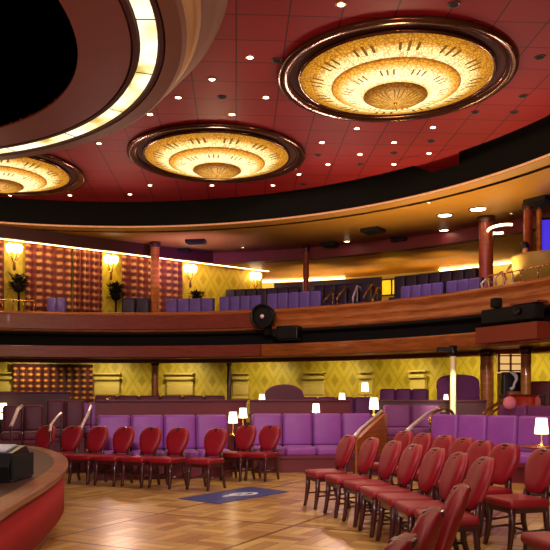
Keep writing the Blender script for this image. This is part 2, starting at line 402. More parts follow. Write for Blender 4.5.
struct(slab('wall_curtain_side', DAM, CW[0], CW[3], 0, -.15, Z(1.9), Z(4.85)))
struct(slab('trim_cove', MAROOND, CW[0], CW[3], .42, .56, Z(4.36), Z(4.70)))
struct(slab('ceiling_cove', MAROON, CW[0], CW[3], 0, .42, Z(4.62), Z(4.70)))
tag(slab('cove_light_strip', COVE, CW[0], CW[3], .34, .42, Z(4.35), Z(4.39)), 'long glowing strip light under the dropped cove above the balcony curtains', 'strip light')

# balcony: floor, fronts, gap, lower fascia, lower soffit
struct(arcwall('floor_balcony', 10.75, 18.4, Z(1.75), Z(1.9), CARPET))
struct(arcwall('floor_balcony_tier', 12.8, 18.2, Z(1.9), Z(2.25), CARPET, AL, ang(12.8, 262)))
struct(arcwall('floor_balcony_upper', 15.2, 18.2, Z(2.25), Z(2.6), CARPET, AL, ang(15.2, 262)))
b = MB(); b.lathe([(10.5, Z(1.80)), (10.46, Z(1.86)), (10.5, Z(1.90)), (10.5, Z(2.02)), (10.47, Z(2.05)), (10.5, Z(2.08)), (10.5, Z(2.22)), (10.44, Z(2.25)), (10.42, Z(2.31)), (10.46, Z(2.35)),
    (10.75, Z(2.35)), (10.78, Z(2.3)), (10.75, Z(1.80))], (RC[0], RC[1], 0), 120, AL, AR, close=True)
aL_ = ang(10.5, 262)
struct(b.build('wall_balcony_front', WOODO))
struct(arcwall('trim_balcony_gap', 10.9, 11.0, Z(1.3), Z(1.82), BLACK))
struct(arcwall('ceiling_balcony_gap', 10.5, 10.9, Z(1.74), Z(1.80), BLACK))
b = MB(); b.lathe([(10.52, Z(1.08)), (10.46, Z(1.12)), (10.46, Z(1.36)), (10.42, Z(1.41)), (10.8, Z(1.41)), (10.9, Z(1.2)), (10.9, Z(1.08))], (RC[0], RC[1], 0), 120, AL, AR, close=True)
struct(b.build('trim_lower_fascia', WOODO))
struct(arcwall('ceiling_lower', 10.9, 15.0, Z(1.16), Z(1.26), OCHRE))
struct(arcwall('trim_lower_beam', 12.6, 12.9, Z(1.05), Z(1.16), MAROON))
# the mahogany end of both fronts, left of the spotlight, and the box that steps forward on the right
for nm, z0, z1 in (('trim_balcony_veneer', 1.87, 2.25), ('trim_fascia_veneer', 1.10, 1.40)):
    struct(arcwall(nm, 10.36, 10.46, Z(z0), Z(z1), WOODR, aL_, AR))
struct(arcwall('trim_fascia_box', 10.1, 10.42, Z(1.13), Z(1.46), RUST, ang(10.3, 545), ang(10.3, 482)))
# back wall downstairs
struct(arcwall('wall_lower_back', 14.9, 15.1, 0, Z(1.2), DAM))

# pilasters with stacked mouldings between the damask panels
pil = None
def pilaster(px, wpx, label):
    x, y = circ(14.75, px); a = math.atan2(y-RC[1], x-RC[0]); wd = wpx/F*y/abs(math.cos(math.atan2(x, y)-0))
    t = thing('pilaster', label, 'pilaster', (x, y, .56), a-PI/2, 'pilasters on the lower back wall')
    b = MB(); b.box((0, .04, .70), (wd, .12, 1.38)); b.build('shaft', PLASTER, t)
    b = MB(); b.rbox((0, -.05, 1.62-.16), (wd+.04, .2, .12), .03); b.box((0, -.0, 1.72-.1), (wd+.06, .2, .05)); b.build('capital', PLASTER, t)
    b = MB(); b.rbox((0, .0, 1.20-.12), (wd+.02, .16, .34), .03); b.build('block', PLASTER, t)
    b = MB(); b.rbox((0, -.05, 1.0-.2), (wd+.06, .3, .08), .03); b.box((0, -.03, .45), (wd+.06, .26, .3)); b.build('foot_moulding', PLASTER, t)
    return t
for px, wp, lb in ((5, 16, 'gold moulded pilaster at the far left beside the lower red and gold curtain'), (107, 24, 'gold moulded pilaster just right of the lower red and gold curtain'),
                   (180, 26, 'gold moulded pilaster right of the slim brown pillar below the balcony'), (241, 16, 'narrow gold pilaster right of the dark post on the lower wall'),
                   (314, 22, 'gold moulded pilaster above the arched plum sofa back'), (366, 14, 'gold moulded pilaster behind the small glowing square lamp'),
                   (418, 16, 'gold moulded pilaster left of the bright lit pole')):
    pilaster(px, wp, lb)
def wallpost(name, px, wpx, R, z0, z1, m, label, cat='pillar', grp=None):
    x, y = circ(R, px); wd = wpx/F*y; t = thing(name, label, cat, (x, y, z0), 0, grp); h = z1-z0
    b = MB(); b.lathe([(wd/2*1.25, 0), (wd/2*1.25, .12), (wd/2, .16), (wd/2, h-.14)], n=20); b.build('shaft', m, t)
    b = MB(); b.lathe([(wd/2, h-.16), (wd/2*1.3, h-.1), (wd/2*1.3, h), (.001, h)], n=20); b.build('capital', DWOOD, t)
    return t
wallpost('pillar', 155, 7, 13.2, .56, Z(1.15), AMBERP, 'slim brown pillar under the balcony between gold wall panels')
wallpost('pillar', 229, 4, 14.3, .56, Z(1.15), DWOOD, 'thin dark post on the lower gold wall')
wallpost('pillar', 487, 13, 12.4, .28, Z(1.15), AMBERP, 'thick amber pillar under the balcony left of the lit niche')
wallpost('pillar', 502, 9, 13.2, .28, Z(1.15), AMBERP, 'shorter amber pillar directly left of the lit niche')
wallpost('pillar', 526, 10, 12.2, .28, Z(1.15), AMBERP, 'brown pillar under the balcony right of the lit niche')
wallpost('pillar', 155, 9, 12.4, Z(1.9), Z(4.7), WOODO, 'slim brown pillar on the balcony before the plaid curtains')
wallpost('pillar', 306, 6, 14.0, Z(2.25), Z(4.7), WOODR, 'thin dark brown pillar in the middle of the balcony')
wallpost('pillar', 486, 14, 13.4, Z(2.25), Z(4.7), WOODR, 'wide brown pillar on the right of the balcony')
wallpost('pillar', 528, 9, 13.0, Z(2.25), Z(4.7), WOODR, 'brown pillar on the balcony left of the blue screen')
wallpost('pillar', 539, 6, 13.2, Z(2.25), Z(4.7), WOODO, 'slender pillar directly beside the blue screen')

# ------------------------------------------------------------------ curtains
def curtain(name, p, q, off, z0, z1, m, label, pitch=.2, amp=.045):
    d = Vector((q[0]-p[0], q[1]-p[1])); L = d.length; d.normalize(); nr = Vector((d.y, -d.x)); k = max(8, int(L/pitch*8)); b = MB(); zs = [z0+(z1-z0)*i/6 for i in range(7)]
    base = 0
    for zi, z in enumerate(zs):
        for i in range(k+1):
            u = L*i/k; o = off+amp*(math.sin(2*PI*u/pitch+.5*math.sin(3*u)))*(1.15-.3*zi/6)+.02*math.sin(5*u)
            b.add([(p[0]+d.x*u+nr.x*o, p[1]+d.y*u+nr.y*o, z)])
    for zi in range(6):
        for i in range(k):
            u0, u1 = L*i/k, L*(i+1)/k
            b.face([zi*(k+1)+i, zi*(k+1)+i+1, (zi+1)*(k+1)+i+1, (zi+1)*(k+1)+i], [(u0, zs[zi]), (u1, zs[zi]), (u1, zs[zi+1]), (u0, zs[zi+1])], True)
    o = b.build(name, m); mo = o.modifiers.new('s', 'SOLIDIFY'); mo.thickness = .012
    return tag(o, label, 'curtain')
def onwall(px):    # point on curtain wall seen at column px
    k = (px-275)/F; (x0, y0), (x1, y1) = CW[0], CW[3]; dx, dy = x1-x0, y1-y0
    t = (k*y0-x0)/(dx-k*dy); return (x0+dx*t, y0+dy*t)
curtain('curtain', onwall(-40), onwall(3), .14, Z(2.3), Z(4.42), CURT_U, 'plaid balcony curtain at the far left edge of the picture')
curtain('curtain', onwall(24), onwall(70), .14, Z(2.3), Z(4.42), CURT_U, 'left half of the wide red and gold plaid balcony curtain')
curtain('curtain', onwall(71), onwall(100), .17, Z(2.3), Z(4.42), CURT_U, 'gathered narrow plaid balcony curtain left of the second wall lamp', .15, .07)
curtain('curtain', onwall(120), onwall(181), .14, Z(2.3), Z(4.42), CURT_U, 'plaid balcony curtain behind the slim brown pillar')
p1, p2, p3 = circ(14.55, 13), circ(14.55, 66), circ(14.55, 93)
curtain('curtain', p1, p2, 0, .6, Z(1.08), CURT_L, 'wide dark red curtain with gold dots under the balcony', .26)
curtain('curtain', (p2[0]+.03, p2[1]), p3, 0, .6, Z(1.08), CURT_L, 'narrow dark red curtain with gold dots beside the gold wall', .26)

# sconces with a dark plant-like silhouette beneath, between curtains
def sconce(px, label, s=1.0):
    x, y = onwall(px); t = thing('wall_lamp', label, 'wall lamp', (x+.13, y-.19, Z(3.78)), math.atan2(.6, .8), 'wall lamps between the balcony curtains')
    b = MB()
    for i in range(5):
        a = i*1.25; b.tube([(0, 0, -.05), (.10*math.cos(a), .08*math.sin(a), .12), (.16*math.cos(a), .12*math.sin(a), .28)], .012, 5)
    b.lathe([(.001, -.25), (.05, -.2), (.03, -.02), (.05, .02), (.001, .04)], n=10); b.build('bracket', BRASS, t)
    b = MB()
    for i in range(5):
        a = i*1.25; b.lathe([(.02, .26), (.075, .34), (.085, .46), (.05, .5), (.001, .5)], (.16*math.cos(a), .10*math.sin(a), 0), 10)
    b.build('glass_shade', SHADE, t)
    return t
for px, lb in ((12, 'glowing wall lamp at the left end of the balcony'), (108, 'glowing wall lamp between the two wide plaid balcony curtains'), (187, 'glowing wall lamp at the right end of the plaid balcony curtains'),
               (252, 'glowing wall lamp on the yellow wall at the end of the cove')): sconce(px, lb)
def plant(px, label):
    x, y = onwall(px); t = thing('potted_plant', label, 'plant', (x+.25, y-.33, Z(1.9)), 0, 'dark plants on stands on the balcony')
    b = MB(); b.lathe([(.001, 0), (.14, 0), (.14, .04), (.03, .1), (.03, 1.0), (.12, 1.05), (.18, 1.25), (.16, 1.25), (.001, 1.2)], n=14); b.build('pedestal_pot', BLACKG, t)
    b = MB(); rnd = random.Random(px)
    for i in range(190):
        a = rnd.uniform(0, 2*PI); r = rnd.uniform(.03, .24); z = 1.08+rnd.uniform(0, .42); h = .14
        c = Vector((r*math.cos(a), r*math.sin(a), z)); d = Vector((math.cos(a), math.sin(a), rnd.uniform(-.4, .9))).normalized(); s_ = d.cross(Vector((0, 0, 1))).normalized()*.05
        k = b.add([c-d*h*.5, c+s_, c+d*h, c-s_]); b.face([k, k+1, k+2, k+3])
    for i in range(8):
        a = i*.8; b.tube([(0, 0, 1.2), (.1*math.cos(a), .1*math.sin(a), 1.45)], .008, 4)
    b.build('foliage', LEAF, t)
for px, lb in ((14, 'dark leafy plant under the leftmost balcony wall lamp'), (110, 'dark leafy plant between the two wide plaid curtains'), (190, 'dark leafy plant at the right end of the plaid curtains')): plant(px, lb)

# ------------------------------------------------------------------ hanging ring over the stage
HP = 4.6; RX, RY = -1.512*HP, 1.917*HP
t = thing('ceiling_ring', 'huge round ceiling ring with black opening and glowing glass band above the stage', 'ceiling ring', (RX, RY, Z(HP)))
q = HP
b = MB(); b.lathe([(.968*q, .0), (1.118*q, .0), (1.118*q, .10), (.968*q, .10)], n=120, close=True, smooth=False); b.build('inner_band', RUST, t)
b = MB(); b.lathe([(.968*q, .03), (.96*q, .70), (.001, .70)], n=96); b.build('black_opening', VOID, t)
b = MB(); b.lathe([(1.118*q, .05), (1.124*q, .05), (1.124*q, -.004), (1.139*q, -.004), (1.139*q, .05), (1.145*q, .05), (1.145*q, .09), (1.118*q, .09)], n=120, close=True, smooth=False); b.build('inner_groove_moulding', GROOVE, t)
b = MB(); b.lathe([(1.145*q, .012), (1.193*q, .012), (1.193*q, .04), (1.145*q, .04)], n=120, close=True); b.build('glass_band', m_strip(), t)
for i in range(22):
    a = 2*PI*i/22+.04; b = MB(); b.box(((1.169*q)*math.cos(a), (1.169*q)*math.sin(a), .010), (.05*q, .014, .012), a); b.build('glazing_bar', DWOOD, t)
b = MB(); b.lathe([(1.193*q, .05), (1.198*q, .05), (1.198*q, -.004), (1.21*q, -.004), (1.21*q, .05), (1.216*q, .05), (1.216*q, .09), (1.193*q, .09)], n=120, close=True, smooth=False); b.build('outer_groove_moulding', GROOVE, t)
b = MB(); b.lathe([(1.216*q, 0), (1.262*q, .0), (1.275*q, .035), (1.262*q, .08), (1.216*q, .08)], n=120, close=True, smooth=False); b.build('outer_band', BROWNB, t)
b = MB(); b.lathe([(1.27*q, .035), (1.285*q, .09), (1.30*q, .22), (1.30*q, .26), (1.315*q, .28)], n=120); b.build('lower_cornice', OCHRE, t)
b = MB(); b.lathe([(1.315*q, .28), (1.325*q, .29), (1.35*q, .50), (1.37*q, .58), (1.385*q, .60), (1.40*q, .75)], n=120); b.build('upper_cornice', BROWNB, t)

# ------------------------------------------------------------------ glass ceiling dishes
G0, G1, G2 = m_glass_dish(0), m_glass_dish(1), m_glass_dish(2)
def dish(x, y, label):
    t = thing('ceiling_light_dish', label, 'chandelier', (x, y, Z(5.35)), 0, 'round art glass ceiling lights')
    b = MB(); b.lathe([(1.93, 0), (1.96, -.04), (1.94, -.07), (1.90, -.08), (1.77, -.06), (1.75, -.04), (1.75, 0)], n=72, smooth=True); b.build('bronze_frame', BRONZE, t)
    b = MB(); b.lathe([(1.77, -.012), (1.6, -.015)], n=72); b.build('dark_reveal', GROOVE, t)
    b = MB(); b.lathe([(1.60, -.01), (1.625, -.05), (1.59, -.08), (1.57, -.06)], n=72); b.build('glass_rim', BRONZE, t)
    b = MB(); b.lathe([(1.61, -.05), (1.54, -.075), (1.4, -.11), (1.25, -.14), (1.12, -.165), (1.05, -.18)], n=96); b.build('outer_glass', G0, t)
    b = MB(); b.lathe([(1.05, -.17), (1.06, -.195), (.98, -.235), (.85, -.27), (.7, -.30), (.6, -.32), (.52, -.335)], n=96); b.build('middle_glass', G1, t)
    b = MB(); b.lathe([(.52, -.33), (.53, -.355), (.46, -.40), (.32, -.44), (.16, -.46), (.001, -.467)], n=72); b.build('inner_glass', G2, t)
    b = MB(); b.lathe([(.001, -.49), (.03, -.48), (.03, -.46), (.001, -.46)], n=12); b.build('finial', BRONZE, t)
    return t
d1 = dish(2.0, 12.3, 'nearest and largest amber glass ceiling light, on the right'); 
dup(d1, 'middle one of the three amber glass ceiling lights, right of the ring', (-1.28, 16.35, Z(5.35)), .3)
dup(d1, 'amber glass ceiling light at the far left, partly hidden by the ring', (-6.5, 17.5, Z(5.35)), .9)
for (x, y) in ((2.0, 12.3), (-1.28, 16.35), (-6.5, 17.5)):
    lamp('dish_lamp', 'POINT', (x, y, Z(4.45)), (x, y, 0), 70, (1, .72, .42), .2)

# ceiling downlights and black spots
dl = None
WHITE = [(250, 57), (212, 79), (266, 97), (232, 114), (357, 128), (322, 142), (394, 142), (360, 154), (328, 164), (394, 164), (299, 174), (273, 185), (212, 185), (178, 97), (130, 194), (150, 185), (150, 114), (99, 143), (10, 195), (70, 195), (433, 127), (429, 153), (341, 4)]
DARK = [(222, 97), (360, 164), (303, 184), (318, 155), (394, 153), (454, 4), (540, 57), (523, 96), (475, 112), (431, 141), (277, 60), (514, 112)]
def ceil_pt(px, py, rel=5.35): d = F*rel/(397-py); return wx(px, d), d
for i, (px, py) in enumerate(WHITE):
    x, y = ceil_pt(px, py)
    lb = 'small round white downlight in the red tiled ceiling'
    if dl is None:
        dl = thing('downlight', lb, 'ceiling light', (x, y, Z(5.35)), 0, 'white downlights in the red ceiling')
        b = MB(); b.lathe([(.045, -.001), (.06, -.016), (.075, -.01), (.075, 0)], n=16); b.build('trim_ring', BRASS, dl)
        b = MB(); b.lathe([(.048, -.012), (.001, -.015)], n=16); b.build('lens', BULB, dl)
    else: dup(dl, lb, (x, y, Z(5.35)), 0)
sp = None
for i, (px, py) in enumerate(DARK):
    x, y = ceil_pt(px, py)
    if sp is None:
        sp = thing('unlit_downlight', 'small dark unlit recessed downlight in the red tiled ceiling', 'ceiling light', (x, y, Z(5.35)), 0, 'unlit downlights in the red ceiling')
        b = MB(); b.lathe([(.06, -.001), (.075, -.013), (.09, -.01), (.09, 0)], n=16); b.build('trim_ring', MAROOND, sp)
        b = MB(); b.lathe([(.062, -.008), (.001, -.008)], n=16); b.build('dark_lens', BLACK, sp)
    else: dup(sp, sp['label'], (x, y, Z(5.35)), 0)
# ceiling wedge overhanging the black recess
pts = [ceil_pt(px, py, 5.345) for px, py in ((396, 160), (432, 172), (459, 169), (459, 147))]
b = MB(); b.prism(pts, Z(5.345), Z(5.50)); struct(b.build('trim_ceiling_wedge', CEIL))
# balcony soffit lamps, vents, hanging boxes
def soffit_lamp(px, py, r, label):
    x, y = ceil_pt(px, py, 4.7); t = thing('soffit_light', label, 'ceiling light', (x, y, Z(4.7)), 0, 'round lights in the balcony soffit')
    b = MB(); b.lathe([(r, -.002), (r*1.2, -.03), (r*1.35, 0)], n=20); b.build('trim_ring', BRASS, t)
    b = MB(); b.lathe([(r, -.012), (.001, -.02)], n=20); b.build('lens', BULB, t)
for px, py, r, lb in ((445, 215, .17, 'bright round soffit light, left of the upper pair near the wide pillar'), (478, 209, .19, 'bright round soffit light nearest the stage above the wide pillar'),
    (444, 230, .12, 'smaller soffit light behind the bright pair'), (429, 202, .04, 'tiny soffit spot close to the rope lit edge'), (511, 213, .04, 'tiny soffit spot before the neon hoop'),
    (347, 241, .09, 'dim flat soffit light between two black vents'), (105, 245, .10, 'small soffit light above the second plaid curtain'), (243, 247, .05, 'small spot beside the violet glow of the soffit')):
    soffit_lamp(px, py, r, lb)
def vent(px, py, w_, d_, label):
    x, y = ceil_pt(px, py, 4.7); t = thing('ceiling_vent', label, 'vent', (x, y, Z(4.7)), math.atan2(y-RC[1], x-RC[0])-PI/2, 'black boxes on the balcony soffit')
    b = MB(); b.box((0, 0, -.05), (w_, d_, .10)); b.build('housing', BLACKG, t)
    b = MB()
    for k in range(5): b.box((0, -d_/2+d_*(k+.5)/5, -.105), (w_*.92, d_*.1, .012))
    b.build('louvre', BLACK, t)
for px, py, w_, d_, lb in ((373, 229, .55, .5, 'largest black soffit vent in the middle, nearest the rope lit edge'), (400, 238, .45, .4, 'black soffit vent right of the largest one'), (330, 243, .45, .35, 'black soffit vent left of the largest one, near the middle'),
    (541, 199, .6, .55, 'black soffit vent at the far right edge'), (196, 240, .6, .3, 'black soffit box above the right end of the plaid curtains, the upper'), (183, 249, .45, .3, 'black soffit box above the right end of the plaid curtains, the lower'),
    (50, 240, .6, .4, 'black soffit box above the left plaid curtain')):
    vent(px, py, w_, d_, lb)
# neon hoop on the soffit
x, y = ceil_pt(502, 229, 4.3); b = MB()
b.tube([(x+.33*math.cos(a), y+.5*math.sin(a), Z(4.3)) for a in [math.radians(60+i*12) for i in range(20)]], .035, 6)
tag(b.build('neon_hoop', NEON), 'curved glowing neon hoop on the ceiling right of the wide pillar', 'neon light')

# ------------------------------------------------------------------ balcony furniture
def bench_arc(name, R, px0, px1, zf, m, label, top=1.05, cushions=None, seatm=None, grp='curved benches on the balcony tiers'):
    a1, a0 = ang(R, px0), ang(R, px1); n = cushions or max(2, int(abs(a1-a0)*R/.6))
    t = thing(name, label, 'bench', (RC[0], RC[1], zf), 0, grp); st = (a1-a0)/n
    b = MB(); b.lathe([(R-.5, 0), (R-.02, 0), (R-.02, .3), (R-.5, .3)], n=max(8, n*3), a0=a0, a1=a1, close=True, smooth=False); b.build('base', MAROOND, t)
    b = MB(); b.lathe([(R, 0), (R+.1, 0), (R+.1, top), (R, top)], n=max(8, n*3), a0=a0, a1=a1, close=True, smooth=False); b.build('back_panel', NAVY, t)
    for k in range(n):
        a = a0+st*(k+.5); c = (math.cos(a), math.sin(a)); wd = st*R*.97
        b = MB(); b.rbox(((R-.28)*c[0], (R-.28)*c[1], .38), (wd, .5, .16), .04, a-PI/2); b.build('seat_cushion', seatm or m, t)
        b = MB(); b.rbox(((R-.06)*c[0], (R-.06)*c[1], .46+(top-.46)/2), (wd, .13, top-.48), .05, a-PI/2); b.build('back_cushion', m, t)
    return t
F1, F2, F3 = Z(1.9), Z(2.25), Z(2.6)
bench_arc('curved_bench', 12.2, 166, 214, F1+.05, VIOL, 'violet balcony bench at the right end of the plaid curtains', 1.0, 4)
bench_arc('curved_bench', 12.3, 220, 262, F1+.1, VIOL, 'violet balcony bench below the yellow wall end, left of centre', 1.0, 4)
bench_arc('curved_bench', 12.1, 268, 322, F1+.1, VIOL, 'violet balcony bench in front of the thin pillar', 1.0, 5)
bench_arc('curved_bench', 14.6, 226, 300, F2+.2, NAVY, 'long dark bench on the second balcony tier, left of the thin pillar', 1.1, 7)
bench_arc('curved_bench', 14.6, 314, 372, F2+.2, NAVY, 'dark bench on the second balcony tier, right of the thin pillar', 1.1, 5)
bench_arc('curved_bench', 12.6, 402, 444, F1+.1, VIOL, 'violet balcony bench right of the brass rails, the left one', 1.0, 4)
bench_arc('curved_bench', 12.6, 448, 482, F1+.1, VIOL, 'violet balcony bench directly left of the wide pillar', 1.0, 3)
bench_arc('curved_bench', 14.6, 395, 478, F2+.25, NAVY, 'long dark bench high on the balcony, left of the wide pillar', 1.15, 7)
bench_arc('curved_bench', 11.38, 47, 66, F1-.0, VIOL, 'low violet bench before the left plaid curtain', .95, 2)
bench_arc('curved_bench', 12.3, 122, 150, F1+.1, NAVY, 'dark bench below the plaid curtain left of the slim pillar', 1.0, 2)
# partitions with cove light on top at the back of the balcony
for (p0, p1_, zt, lb) in ((274, 381, 4.03, 'dark partition across the back of the balcony, left of the little yellow window'), (403, 478, 3.98, 'dark partition behind the right balcony benches')):
    R = 16.6
    o = arcwall('partition', R, R+.12, F3, Z(zt), NAVY, ang(R, p1_), ang(R, p0), 30); tag(o, lb, 'partition')
    o = arcwall('cove_light_strip', R+.3, R+.4, Z(zt)-.15, Z(zt)-.11, COVE, ang(R, p1_-3), ang(R, p0+3), 30)
    tag(o, 'warm strip light hidden behind the '+('left' if p0 < 300 else 'right')+' dark balcony partition', 'strip light')
o = arcwall('cove_light_strip', 17.9, 18.0, Z(4.28), Z(4.33), COVE, ang(18, 345), ang(18, 250), 20); tag(o, 'bright strip light where the yellow balcony wall meets the ceiling', 'strip light')
o = arcwall('cove_light_strip', 17.9, 18.0, Z(4.28), Z(4.33), COVE, ang(18, 515), ang(18, 440), 20); tag(o, 'bright strip light on the back wall behind the wide pillar', 'strip light')
# small lit yellow window panel between partitions
x, y = circ(17.6, 392); t = thing('lit_window_panel', 'small glowing yellow window between the dark balcony partitions', 'window', (x, y, Z(3.55)), math.atan2(y-RC[1], x-RC[0])-PI/2)
YEL = mat('lit_yellow_glass', (220, 190, 30), .5, 0, .3, 3, .9, (230, 190, 20)); 
b = MB(); b.box((0, 0, .25), (.72, .04, .5)); b.build('pane', YEL, t)
b = MB()
for sx in (-.38, 0, .38): b.box((sx, -.02, .25), (.05, .08, .56))
b.box((0, -.02, -.02), (.8, .08, .05)); b.box((0, -.02, .53), (.8, .08, .05)); b.build('frame', DWOOD, t)
def rail(name, pts, r, m, label, posts=(), parent_mat=None, cat='handrail', grp=None):
    p0 = Vector(pts[0]); t = thing(name, label, cat, (p0.x, p0.y, min([p[2] for p in pts]+[q2[1][2] for q2 in posts])), 0, grp); o = Vector(t.location)
    b = MB(); b.tube([Vector(p)-o for p in pts], r, 8); b.build('bar', m, t)
    for a, c in posts:
        b = MB(); b.tube([Vector(a)-o, Vector(c)-o], min(.016, r*.85), 8); b.build('post', DWOOD if grp == 'handrails by the lower stairs' else m, t)
    return t
# brass rails on the balcony steps
for i, (px, py, dx) in enumerate(((316, 300, 6), (330, 296, 7), (343, 292, 6), (356, 291, 3), (369, 290, 5), (376, 293, 3))):
    d = 22.2-.1*i; a = pt(px-dx, py+8, d); c = pt(px+dx*.4, py-5, d+.6)
    rail('step_handrail', [a-Vector((0, 0, .05)), a+Vector((0, 0, .05)), c, c+Vector((.1, .12, -.02)), c+Vector((.14, .2, -.12))], .03, BRASS if i % 3 else CHROME,
         ('chrome step rail left of centre on the balcony, first of the six', 'brass step rail on the balcony, second of the six from the left', 'brass step rail on the balcony, third of the six from the left',
          'chrome step rail on the balcony, fourth of the six from the left', 'brass step rail on the balcony, fifth of the six from the left', 'brass step rail on the balcony, rightmost of the six')[i],
         [(a, (a.x, a.y, F1)), (c, (c.x, c.y, F1))], grp='rails on the balcony steps')
for i, (px, lb) in enumerate(((486, 'curled white step rail at the foot of the wide balcony pillar'), (499, 'curled step rail right of the wide balcony pillar'), (509, 'curled step rail left of the cream booth'))):
    d = 18.2; a = pt(px-3, 290-5*i, d); c = pt(px+3, 279-7*i, d+.4)
    rail('step_handrail', [a, a+Vector((-.04, 0, .15)), (a+c)/2+Vector((0, 0, .12)), c, c+Vector((.08, .05, -.1))], .03, CHROME, lb, [(a, (a.x, a.y, F1)), (c, (c.x, c.y, F1))], grp='rails on the balcony steps')
# long front rails above the parapet
def arcrail(px0, px1, R, z, label, zb):
    a1, a0 = ang(R, px0), ang(R, px1); t = thing('parapet_rail', label, 'rail', (RC[0], RC[1], zb), 0, 'thin rails above the balcony front'); n = 30
    b = MB(); b.tube([(R*math.cos(a0+(a1-a0)*k/n), R*math.sin(a0+(a1-a0)*k/n), z-zb) for k in range(n+1)], .018, 6); b.build('bar', BRASS, t)
    for k in range(7):
        a = a0+(a1-a0)*k/6; b = MB(); b.tube([(R*math.cos(a), R*math.sin(a), 0), (R*math.cos(a), R*math.sin(a), z-zb)], .014, 6); b.build('post', BRASS, t)
arcrail(-30, 34, 10.62, Z(2.66), 'thin brass rail above the balcony front at the far left', Z(2.35))
arcrail(488, 590, 10.62, Z(2.62), 'thin brass rail above the balcony front at the far right', Z(2.35))
# cream curved booth, person, screen on the right balcony
x, y = wx(541, 16.6), 16.6
t = thing('curved_booth', 'cream curved booth counter on the right of the balcony', 'booth', (x, y, Z(1.9)))
b = MB(); b.lathe([(.56, 0), (.56, .55), (.54, .57), (.5, .57), (.5, 0)], n=40, close=True); b.build('lower_drum', CREAM, t)
b = MB(); b.lathe([(.575, .55), (.62, .6), (.62, .64), (.56, .68), (.5, .66), (.5, .55)], n=40, close=True); b.build('moulded_band', WOODO, t)
b = MB(); b.lathe([(.57, .66), (.64, 1.22), (.63, 1.27), (.56, 1.27), (.5, .66)], n=40, close=True); b.build('upper_back', CREAM, t)
t = thing('screen', 'dark framed blue lit screen at the right edge of the balcony', 'screen', (wx(553, 18), 18, Z(3.52)), -.35)
b = MB(); b.box((0, 0, .4), (.62, .08, .9)); b.build('frame', BLACK, t); b = MB(); b.box((0, -.05, .4), (.5, .02, .78)); b.build('display', SCREEN, t)
# person behind booth
def person(loc, rz, label):
    t = thing('person', label, 'person', loc, rz)
    def skin(name, J, E, R, m, lev=2):
        me = bpy.data.meshes.new(name); me.from_pydata(J, E, []); me.materials.append(m)
        o = bpy.data.objects.new(name, me); COL.objects.link(o); o.parent = t
        s = o.modifiers.new('skin', 'SKIN')
        for i, v in enumerate(me.skin_vertices[0].data): v.radius = (R[i], R[i]*(.8 if i < 4 else 1))
        me.skin_vertices[0].data[0].use_root = True; s.use_smooth_shade = True
        o.modifiers.new('sub', 'SUBSURF').levels = lev; o.modifiers['sub'].render_levels = lev
        return o
    J = [(0, 0, .95), (0, 0, 1.12), (0, 0, 1.34), (0, 0, 1.46), (0, -.01, 1.56), (0, -.02, 1.66), (.19, 0, 1.40), (.25, -.03, 1.14), (.22, -.22, 1.02), (.20, -.30, 1.02), (-.19, 0, 1.40), (-.25, -.03, 1.14), (-.22, -.22, 1.02), (-.20, -.30, 1.02),
         (.10, 0, .88), (.11, .0, .48), (.11, .03, .08), (.11, -.13, .04), (-.10, 0, .88), (-.11, 0, .48), (-.11, .03, .08), (-.11, -.13, .04)]
    E = [(0, 1), (1, 2), (2, 3), (3, 4), (4, 5), (2, 6), (6, 7), (7, 8), (8, 9), (2, 10), (10, 11), (11, 12), (12, 13), (0, 14), (14, 15), (15, 16), (16, 17), (0, 18), (18, 19), (19, 20), (20, 21)]
    R = [.15, .14, .16, .06, .075, .085, .065, .045, .03, .03, .065, .045, .03, .03, .085, .06, .042, .035, .085, .06, .042, .035]
    skin('body', J, E, R, SKIN)
    skin('shirt', J[:3]+[J[6], J[7], J[10], J[11]], [(0, 1), (1, 2), (2, 3), (3, 4), (2, 5), (5, 6)], [.165, .16, .175, .08, .06, .08, .06], SHIRT)
    b = MB(); b.lathe([(.001, .135), (.06, .125), (.1, .08), (.115, .0), (.1, -.07), (.06, -.10)], (0, .03, 1.66), 16); b.build('hair', HAIR, t)
    b = MB(); b.lathe([(.02, .012), (.001, .02)], (0, 0, 0), 6); 
    return t
person((wx(525, 17.55), 17.55, F1-.0), 0, 'dark haired person in pale clothes standing behind the cream curved booth')

# spotlight and projector boxes on balcony fronts
x, y = circ(10.15, 265); t = thing('round_spotlight', 'big round black stage spotlight mounted on the balcony front', 'spotlight', (x, y, Z(2.1)), math.atan2(y-RC[1], x-RC[0])-PI/2)
def Ylathe(prof, n=24):
    b = MB(); b.lathe(prof, n=n); b.v = [(x_, z_, y_) for x_, y_, z_ in b.v]; return b
Ylathe([(.001, .22), (.18, .22), (.29, .1), (.32, -.1), (.33, -.22), (.29, -.24), (.27, -.14)]).build('housing', BLACKG, t)
Ylathe([(.27, -.14), (.15, -.17), (.001, -.19)]).build('lens', BLACK, t)
Ylathe([(.06, -.19), (.05, -.22), (.001, -.22)]).build('centre_cap', CHROME, t)
b = MB(); b.box((0, .22, -.2), (.12, .3, .5)); b.box((.3, .12, -.42), (.14, .3, .2)); b.build('bracket', BLACK, t)
x, y = circ(10.25, 289); t = thing('amplifier_box', 'black box hung under the balcony front right of the round spotlight', 'box', (x, y, Z(1.46)), math.atan2(y-RC[1], x-RC[0])-PI/2)
b = MB(); b.rbox((0, 0, .21), (.62, .3, .36), .03); b.build('case', BLACKG, t); b = MB(); b.box((0, -.155, .2), (.5, .02, .25)); b.build('grille', BLACK, t)
x, y = circ(10.1, 508); t = thing('projector_rig', 'wide black projector rig hung under the right balcony front', 'projector', (x, y, Z(1.47)), math.atan2(y-RC[1], x-RC[0])-PI/2)
